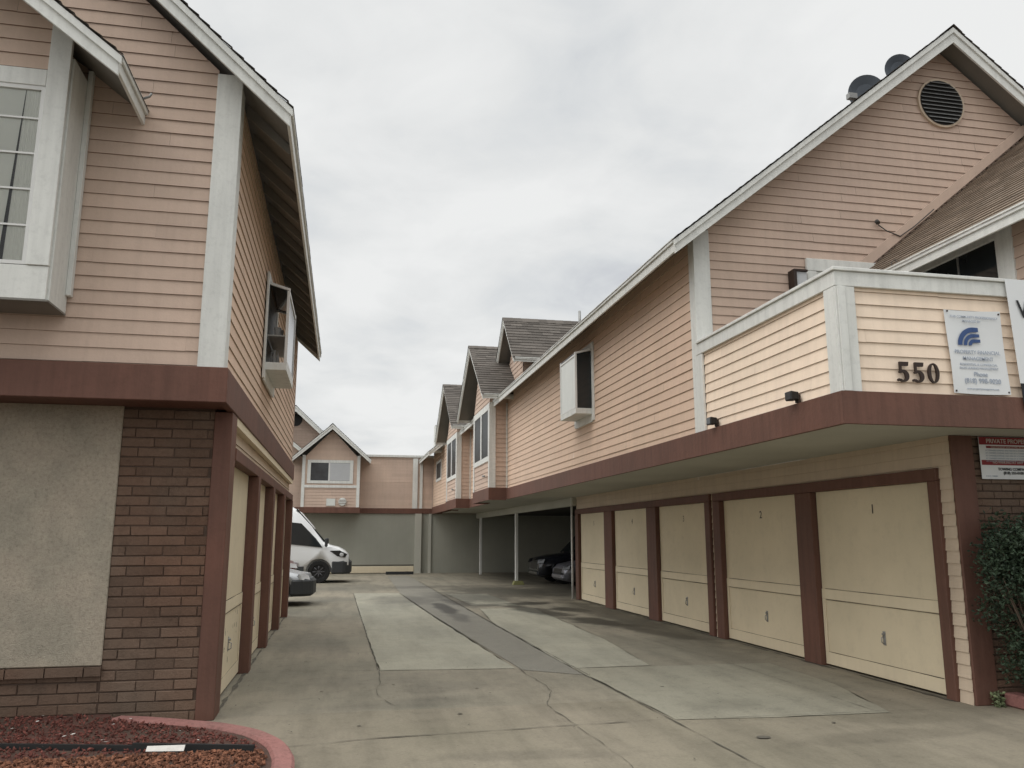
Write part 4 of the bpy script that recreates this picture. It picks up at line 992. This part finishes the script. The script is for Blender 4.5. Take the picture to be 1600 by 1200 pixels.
for i in range(len(P) - 1):
    d = (P[i + 1] - P[i]).normalized(); nn = Z_.cross(d) * .012
    b.prism([P[i] - nn, P[i + 1] - nn, P[i + 1] + nn, P[i] + nn], (0, 0, .055 if i < 3 else .07))
b.build('edging_strip', M['rubber'], PL)
tg = MB(); tg.prism([(-1.28, 6.39, .115), (-1.02, 6.33, .12), (-1.015, 6.35, .155), (-1.275, 6.41, .145)], (0, .004, 0)); tg.build('plant_tag', M['debris'], label='white plastic strip lying against the black edging', cat='tag', own=True)
sc_ = MB(); rr = random.Random(9)
for i in range(26):
    x, y = rr.uniform(-3.0, -.7), rr.uniform(6.6, 7.8)
    if not inbed(x, y): continue
    a = rr.uniform(0, 6.28); s_ = rr.uniform(.008, .024); p = V((x, y, .115)); d1 = V((math.cos(a), math.sin(a), .1)) * s_; d2 = V((-math.sin(a), math.cos(a), .1)) * s_ * .45
    sc_.face([p - d1, p + d2, p + d1, p - d2])
o = sc_.build('pale_debris', M['debris'], kind='stuff'); o['label'] = 'pale dry scraps lying on the dark red rock'; o['category'] = 'litter'
# right hand bed
PR = root('planter', 'small red curbed bed with dark shrub below the right brick wall', 'planter', (7.6, 6.7, 0))
MB().box(6.22, 11.0, 6.58, 6.74, 0, .12).build('curb', M['curb_red'], PR, bevel=.015)
MB().box(6.22, 6.38, 6.741, 7.04, 0, .12).build('curb', M['curb_red'], PR, bevel=.015)
MB().box(6.381, 11, 6.741, 7.06, 0, .09).build('soil', M['soil'], PR)
SH = root('shrub', 'dense dark green shrub growing against the right brick wall', 'shrub', (6.45, 6.8, .09))
st = MB(); rr = random.Random(11); tips = []
for i in range(16):
    a = rr.uniform(0, 6.28); e = V((6.41 + math.cos(a) * rr.uniform(.1, .6), 6.62 + math.sin(a) * .22, rr.uniform(.9, 1.55)))
    m1 = V((6.41 + math.cos(a) * .1, 6.7, .5)); st.tube([(6.41 + rr.uniform(-.08, .08), 6.85, .08), m1, e], [.02, .014, .004], 6)
st.tube([(6.5, 6.8, .95), (6.25, 6.85, 1.25), (6.00, 6.88, 1.36)], [.012, .008, .003], 6)
st.build('stems', M['stem'], SH)
lf = MB()
def leaf(p, s_, rr):
    d = V((rr.uniform(-1, 1), rr.uniform(-1, 1), rr.uniform(-.5, 1))).normalized(); w = d.orthogonal().normalized(); w = Matrix.Rotation(rr.uniform(0, 6.28), 3, d) @ w; u = d.cross(w) * .15
    lf.face([p, p + d * s_ * .5 + w * s_ * .28 + u * s_, p + d * s_, p + d * s_ * .5 - w * s_ * .28 + u * s_])
clumps = [(V((6.41 + rr.uniform(-.48, .9), 6.78 + rr.uniform(-.28, .14), rr.uniform(.25, 1.72))), rr.uniform(.10, .22)) for _ in range(135)]
for c_, r_ in clumps:
    dx = (c_.x - 6.41); 
    top = 1.85 - .6 * max(0, -dx) ** 1.2 - .2 * max(0, dx - .4)
    if c_.z + r_ * .5 > top or (c_.x < 6.15 and c_.z < .8): continue
    for k in range(int(150 * (r_ / .18) ** 2)):
        q = V((rr.gauss(0, 1), rr.gauss(0, 1), rr.gauss(0, 1))).normalized() * r_ * rr.uniform(.5, 1.1) ; leaf(c_ + q, rr.uniform(.03, .055), rr)
for k in range(60):
    t_ = rr.random(); p = V((6.4, 6.8, 1.1)).lerp(V((5.98, 6.88, 1.37)), t_) + V((rr.gauss(0, .035), rr.gauss(0, .035), rr.gauss(0, .05))); leaf(p, rr.uniform(.03, .055), rr)
for sp in range(46):
    a = rr.uniform(-2.9, .4); c0_ = V((6.45, 6.78, rr.uniform(.5, 1.5))); dr_ = V((math.cos(a), math.sin(a) * .45, rr.uniform(-.1, .9))).normalized()
    ln = rr.uniform(.38, .62)
    if c0_.z + dr_.z * ln > 1.86: continue
    for k in range(26):
        t_ = .45 + .55 * k / 26; leaf(c0_ + dr_ * ln * t_ + V((0, 0, -.06 * t_ * t_)) + V((rr.gauss(0, .012), rr.gauss(0, .012), rr.gauss(0, .012))), rr.uniform(.025, .06), rr)
lf.build('foliage', M['leaf'], SH)
WD = MB(); lf = MB()
for k in range(140): leaf(V((6.12 + rr.uniform(-.05, .05), 7.0 + rr.uniform(-.03, .03), rr.uniform(.0, .12))), rr.uniform(.02, .05), rr)
lf.build('weed', M['leaf_pale'], label='tuft of pale weeds at the foot of the brown corner post', cat='weed', own=True)

# ================================================================== VEHICLES
def loft(st, n_extra=0):
    """st: list of stations (x, [(half width, z) ...] bottom to top)"""
    b = MB(); K = len(st[0][1]); ring = 2 * K
    for (x, pr) in st:
        for (w, z) in pr: b.v.append(V((x, -w, z)))
        for (w, z) in reversed(pr): b.v.append(V((x, w, z)))
    for i in range(len(st) - 1):
        for k in range(ring):
            k2 = (k + 1) % ring; b.f.append((i * ring + k, (i + 1) * ring + k, (i + 1) * ring + k2, i * ring + k2)); b.sm.append(True)
    b.f.append(tuple(range(ring))); b.f.append(tuple((len(st) - 1) * ring + k for k in range(ring))[::-1]); b.sm += [False, False]
    return b
def cut_arches(o, xs, r, W_):
    c = MB()
    for x in xs:
        for s in (-1, 1): c.lathe((x, s * (W_ - .24), r[1]), (0, s, 0), [(0, r[0]), (.4, r[0])], 28)
    co = c.build('cutter', M['plastic'])
    m = o.modifiers.new('cut', 'BOOLEAN'); m.object = co; m.operation = 'DIFFERENCE'; m.solver = 'EXACT'
    co.matrix_world = o.matrix_world.copy()
    bpy.context.view_layer.update(); co.matrix_world = o.matrix_world.copy(); bpy.context.view_layer.update()
    me = bpy.data.meshes.new_from_object(o.evaluated_get(bpy.context.evaluated_depsgraph_get()))
    o.modifiers.clear(); o.data = me; bpy.data.objects.remove(co)
def wheel(parent, x, y, r, w, s):
    b = MB(); b.lathe((x, y, r), (0, s, 0), [(-w, r * .9), (-w + .02, r), (-.02, r), (0, r * .93), (-.005, r * .66), (-.03, r * .62)], 32); wh = b.build('wheel', M['tyre'], parent)
    b = MB(); b.lathe((x, y, r), (0, s, 0), [(-.10, r * .60), (-.035, r * .62), (-.03, r * .55), (-.06, r * .5), (-.06, r * .2), (-.015, r * .16), (-.01, r * .05)], 24)
    for k in range(8):
        a = k * math.pi / 4; c_, s_ = math.cos(a), math.sin(a)
        b.tube([(x + c_ * r * .15, y - s * .03, r + s_ * r * .15), (x + c_ * r * .56, y - s * .035, r + s_ * r * .56)], r * .06, 6)
    b.build('rim', M['rim'], wh)
def car(label, cat, loc, rz_, paint, L_, Wd, H, kind='suv', bump='plastic', group=None, name='parked_car'):
    """nose towards +x"""
    c = root(name, label, cat, loc, rz_, local=True, group=group); h = Wd / 2; r = .34
    S = lambda x, zb, zs, zt, ws=1.0, wt=.78: (x, [(h * .80 * ws, zb), (h * .97 * ws, zb + .12), (h * ws, zs * .62 + zb * .38), (h * .96 * ws, zs), (h * wt * ws, zs + (zt - zs) * .92 if zt > zs + .05 else zs + .02), (h * wt * ws * .7, zt if zt > zs + .05 else zs + .045)])
    hd = .98 if kind == 'suv' else .82
    st = [S(-L_ / 2, .42, hd * .82, .0, .84), S(-L_ / 2 + .06, .28, hd * .98, 0, .93), S(-L_ / 2 + .30, .22, hd, H * .90, .97, .74), S(-L_ / 2 + .75, .2, hd, H * .985, 1, .76), S(-.1, .2, hd, H, 1, .78), S(L_ * .10, .2, hd, H * .97, 1, .76),
          S(L_ * .245, .2, hd * .99, 0, 1), S(L_ * .37, .2, hd * .93, 0, .99), S(L_ / 2 - .16, .22, hd * .83, 0, .93), S(L_ / 2 - .03, .28, hd * .70, 0, .84), S(L_ / 2, .36, hd * .55, 0, .76)]
    body = loft(st).build('body', M[paint], c)
    xs = (-L_ * .30, L_ * .31)
    cut_arches(body, xs, (r + .05, r), h)
    for x in xs:
        for s in (-1, 1): wheel(c, x, s * (h - .03), r, .2, s)
    MB().box(-L_ / 2 + .3, L_ / 2 - .4, -h * .7, h * .7, .22, .5).build('underbody', M['plastic'], c)
    zt = H * .93; zb = hd + .02
    gw = MB()
    for s in (-1, 1):
        yb, yt = s * (h * .955 + .004), s * (h * .80 + .004)
        gw.prism([(-L_ * .36, yb, zb), (L_ * .19, yb, zb), (L_ * .07, yt, zt), (-L_ * .33, yt, zt * .99)], (0, s * .006, 0))
    each(gw, 'side_window', M['glass'], c)
    w = MB(); w.prism([(L_ * .236, -h * .84, hd + .04), (L_ * .236, h * .84, hd + .04), (L_ * .112, h * .70, H * .955), (L_ * .112, -h * .70, H * .955)], (.02, 0, .012)); w.build('windscreen', M['glass'], c)
    w = MB(); w.prism([(-L_ / 2 + .09, -h * .78, hd + .02), (-L_ / 2 + .09, h * .78, hd + .02), (-L_ / 2 + .285, h * .66, H * .86), (-L_ / 2 + .285, -h * .66, H * .86)], (-.02, 0, .008)); w.build('rear_window', M['glass'], c)
    for s in (-1, 1):
        b = MB(); z = hd * .72
        b.prism([(L_ / 2 - .20, s * h * .93, z), (L_ / 2 - .02, s * h * .76, z - .02), (L_ / 2 - .06, s * h * .72, z + .10), (L_ / 2 - .25, s * h * .92, z + .13)], (.05, s * .015, 0)); hl = b.build('headlight', M['glass_grey' if paint in ('darkcar', 'lavender') else 'lamp_lens'], c)
        b = MB(); z = hd * .78
        b.prism([(-L_ / 2 - .01, s * h * .62, z - .04), (-L_ / 2 + .0, s * h * .84, z - .04), (-L_ / 2 + .22, s * h * .955, z), (-L_ / 2 + .24, s * h * .955, z + .16), (-L_ / 2 + .05, s * h * .80, z + .16)], (-.03, s * .03, 0)); b.build('tail_lamp', M['red_lens'], c)
        b = MB(); b.box(L_ * .17, L_ * .20, s * h * 1.0 - .02, s * h * 1.0 + s * .2, hd + .04, hd + .17) if s > 0 else b.box(L_ * .17, L_ * .20, -h - .2, -h + .02, hd + .04, hd + .17); b.build('wing_mirror', M[paint], c, bevel=.02)
    b = MB(); b.prism([(L_ / 2 - .012, -h * .5, hd * .5), (L_ / 2 - .012, h * .5, hd * .5), (L_ / 2 - .05, h * .55, hd * .72), (L_ / 2 - .05, -h * .55, hd * .72)], (.03, 0, 0)); b.build('grille', M['black'], c)
    b = MB()
    if bump == 'plastic': b.prism([(L_ / 2 - .42, -h * 1.005, .22), (L_ / 2 - .06, -h * .93, .22), (L_ / 2 + .10, -h * .72, .22), (L_ / 2 + .15, 0, .22), (L_ / 2 + .10, h * .72, .22), (L_ / 2 - .06, h * .93, .22), (L_ / 2 - .42, h * 1.005, .22)], (0, 0, .40))
    else: b.box(L_ / 2 - .25, L_ / 2 + .035, -h * .74, h * .74, .26, .46)
    b.build('front_bumper', M[bump], c, bevel=.06)
    rb_ = MB()
    n = 12
    for (x0, x1, ww0, ww1) in ((-L_ / 2 - .19, -L_ / 2 - .02, .74, .92), (-L_ / 2 - .02, -L_ / 2 + .3, .82, .985)):
        rb_.prism([(x0, -h * ww0, .26), (x1, -h * ww1 - .01, .24), (x1, h * ww1 + .01, .24), (x0, h * ww0, .26)], (0, 0, .40))
    rb_.build('rear_bumper', M[bump], c, bevel=.035)
    return c
# white van, nose to the right, standing across the far end of the drive
VN = root('van', 'white high roof cargo van with dark bumper parked across the far end of the drive', 'van', (-2.6, 30.35, 0), 0, local=True)
h = 1.0
def VS(x, zb, zs, zt, ws=1.0, wt=.86): return (x, [(h * .9 * ws, zb), (h * ws, zb + .15), (h * 1.0 * ws, (zs + zb) * .5), (h * .97 * ws, zs), (h * wt * ws, zs + (zt - zs) * .90 if zt > zs + .08 else zs + .03), (h * wt * ws * .7, zt if zt > zs + .08 else zs + .06)])
st = [VS(-3.0, .42, 1.3, 2.60, .96), VS(-2.9, .38, 1.3, 2.70), VS(0.2, .36, 1.3, 2.72), VS(.75, .36, 1.30, 2.66, 1, .84), VS(1.15, .36, 1.28, 2.42, 1, .80), VS(1.55, .36, 1.25, 1.98, 1, .80), VS(1.95, .36, 1.20, 1.42, 1, .86),
      VS(2.2, .36, 1.22, 0, 1), VS(2.5, .38, 1.15, 0, .98), VS(2.72, .42, 1.03, 0, .93), VS(2.85, .48, .90, 0, .84)]
vb = loft(st).build('body', M['van'], VN)
cut_arches(vb, (-1.75, 1.85), (.44, .38), 1.0)
for x in (-1.75, 1.85):
    for s in (-1, 1): wheel(VN, x, s * .98, .375, .22, s)
MB().box(-2.8, 2.4, -.75, .75, .36, .7).build('underbody', M['plastic'], VN)
for s in (-1, 1):
    b = MB(); y0, y1 = s * .985, s * .86
    b.prism([(.45, y0, 1.36), (1.95, y0, 1.20), (1.72, s * .93, 1.5), (1.2, y1 + s * .015, 2.02), (.45, y1 + s * .015, 2.10)], (0, s * .012, 0)); b.build('side_window', M['glass'], VN)
    b = MB(); b.prism([(2.20, s * .975, 1.08), (2.46, s * .972, .90), (2.72, s * .925, .86), (2.79, s * .90, .96), (2.52, s * .962, 1.09)], (.01, s * .022, .01)); b.build('headlight', M['black'], VN)
    b = MB(); b.lathe((2.60, s * .965, .955), (.3, s, 0), [(0, .07), (.02, .07), (.03, .04)], 14); b.build('headlamp_lens', M['lamp_lens'], VN)
    b = MB(); b.box(*((2.02, 2.12, .98, 1.22) if s > 0 else (2.02, 2.12, -1.22, -.98)), 1.22, 1.52); b.build('wing_mirror', M['plastic'], VN, bevel=.03)
    b = MB(); b.prism([(-1.25, s * 1.0, .40), (1.35, s * 1.0, .40), (1.35, s * 1.0, .56), (-1.25, s * 1.0, .56)], (0, s * .02, 0)); b.build('side_skirt', M['plastic'], VN)
    b = MB(); b.box(.30, .42, *sorted((s * .985, s * 1.005)), 1.12, 1.16); b.box(.52, .535, *sorted((s * .99, s * 1.003)), .6, 1.3); each(b, 'door_seam', M['plastic'], VN)
b = MB(); b.prism([(2.05, -.80, 1.33), (2.05, .80, 1.33), (1.0, .72, 2.5), (1.0, -.72, 2.5)], (.03, 0, .03)); b.build('windscreen', M['glass'], VN)
b = MB()
b.prism([(2.26, -1.025, .30), (2.70, -.985, .30), (2.92, -.74, .30), (2.97, 0, .30), (2.92, .74, .30), (2.70, .985, .30), (2.26, 1.025, .30)], (0, 0, .45)); b.build('front_bumper', M['plastic'], VN, bevel=.05)
b = MB(); b.prism([(2.84, -.55, .76), (2.84, .55, .76), (2.78, .58, .98), (2.78, -.58, .98)], (.04, 0, 0)); b.build('grille', M['black'], VN)
car('silver hatchback with dark grey bumper nosing out just past the left garages', 'car', (-2.72, 20.6, 0), 0, 'silver', 4.0, 1.7, 1.45, 'car', 'plastic', 'cars parked beside the drive')
car('dark red car standing between the silver hatchback and the white van', 'car', (-3.45, 25.2, 0), 0, 'maroon', 4.4, 1.75, 1.5, 'suv', 'maroon', 'cars parked beside the drive')
car('black sport utility car parked deep in the right carport', 'car', (8.75, 28.0, 0), math.pi, 'darkcar', 4.5, 1.85, 1.7, 'suv', 'darkcar', 'cars parked beside the drive')
car('slate silver car parked in the right carport next to the garage wall', 'car', (8.85, 25.3, 0), math.pi, 'lavender', 4.4, 1.75, 1.5, 'car', 'lavender', 'cars parked beside the drive')
# wheel stop near the back wall
b = MB(); b.prism([(1.85, 35.3, 0), (1.85, 35.5, 0), (1.85, 35.47, .12), (1.85, 35.33, .12)], (1.15, 0, 0))
b.build('wheel_stop', M['rubber'], label='low black wheel stop lying before the far grey wall', cat='wheel stop', own=True, bevel=.01)
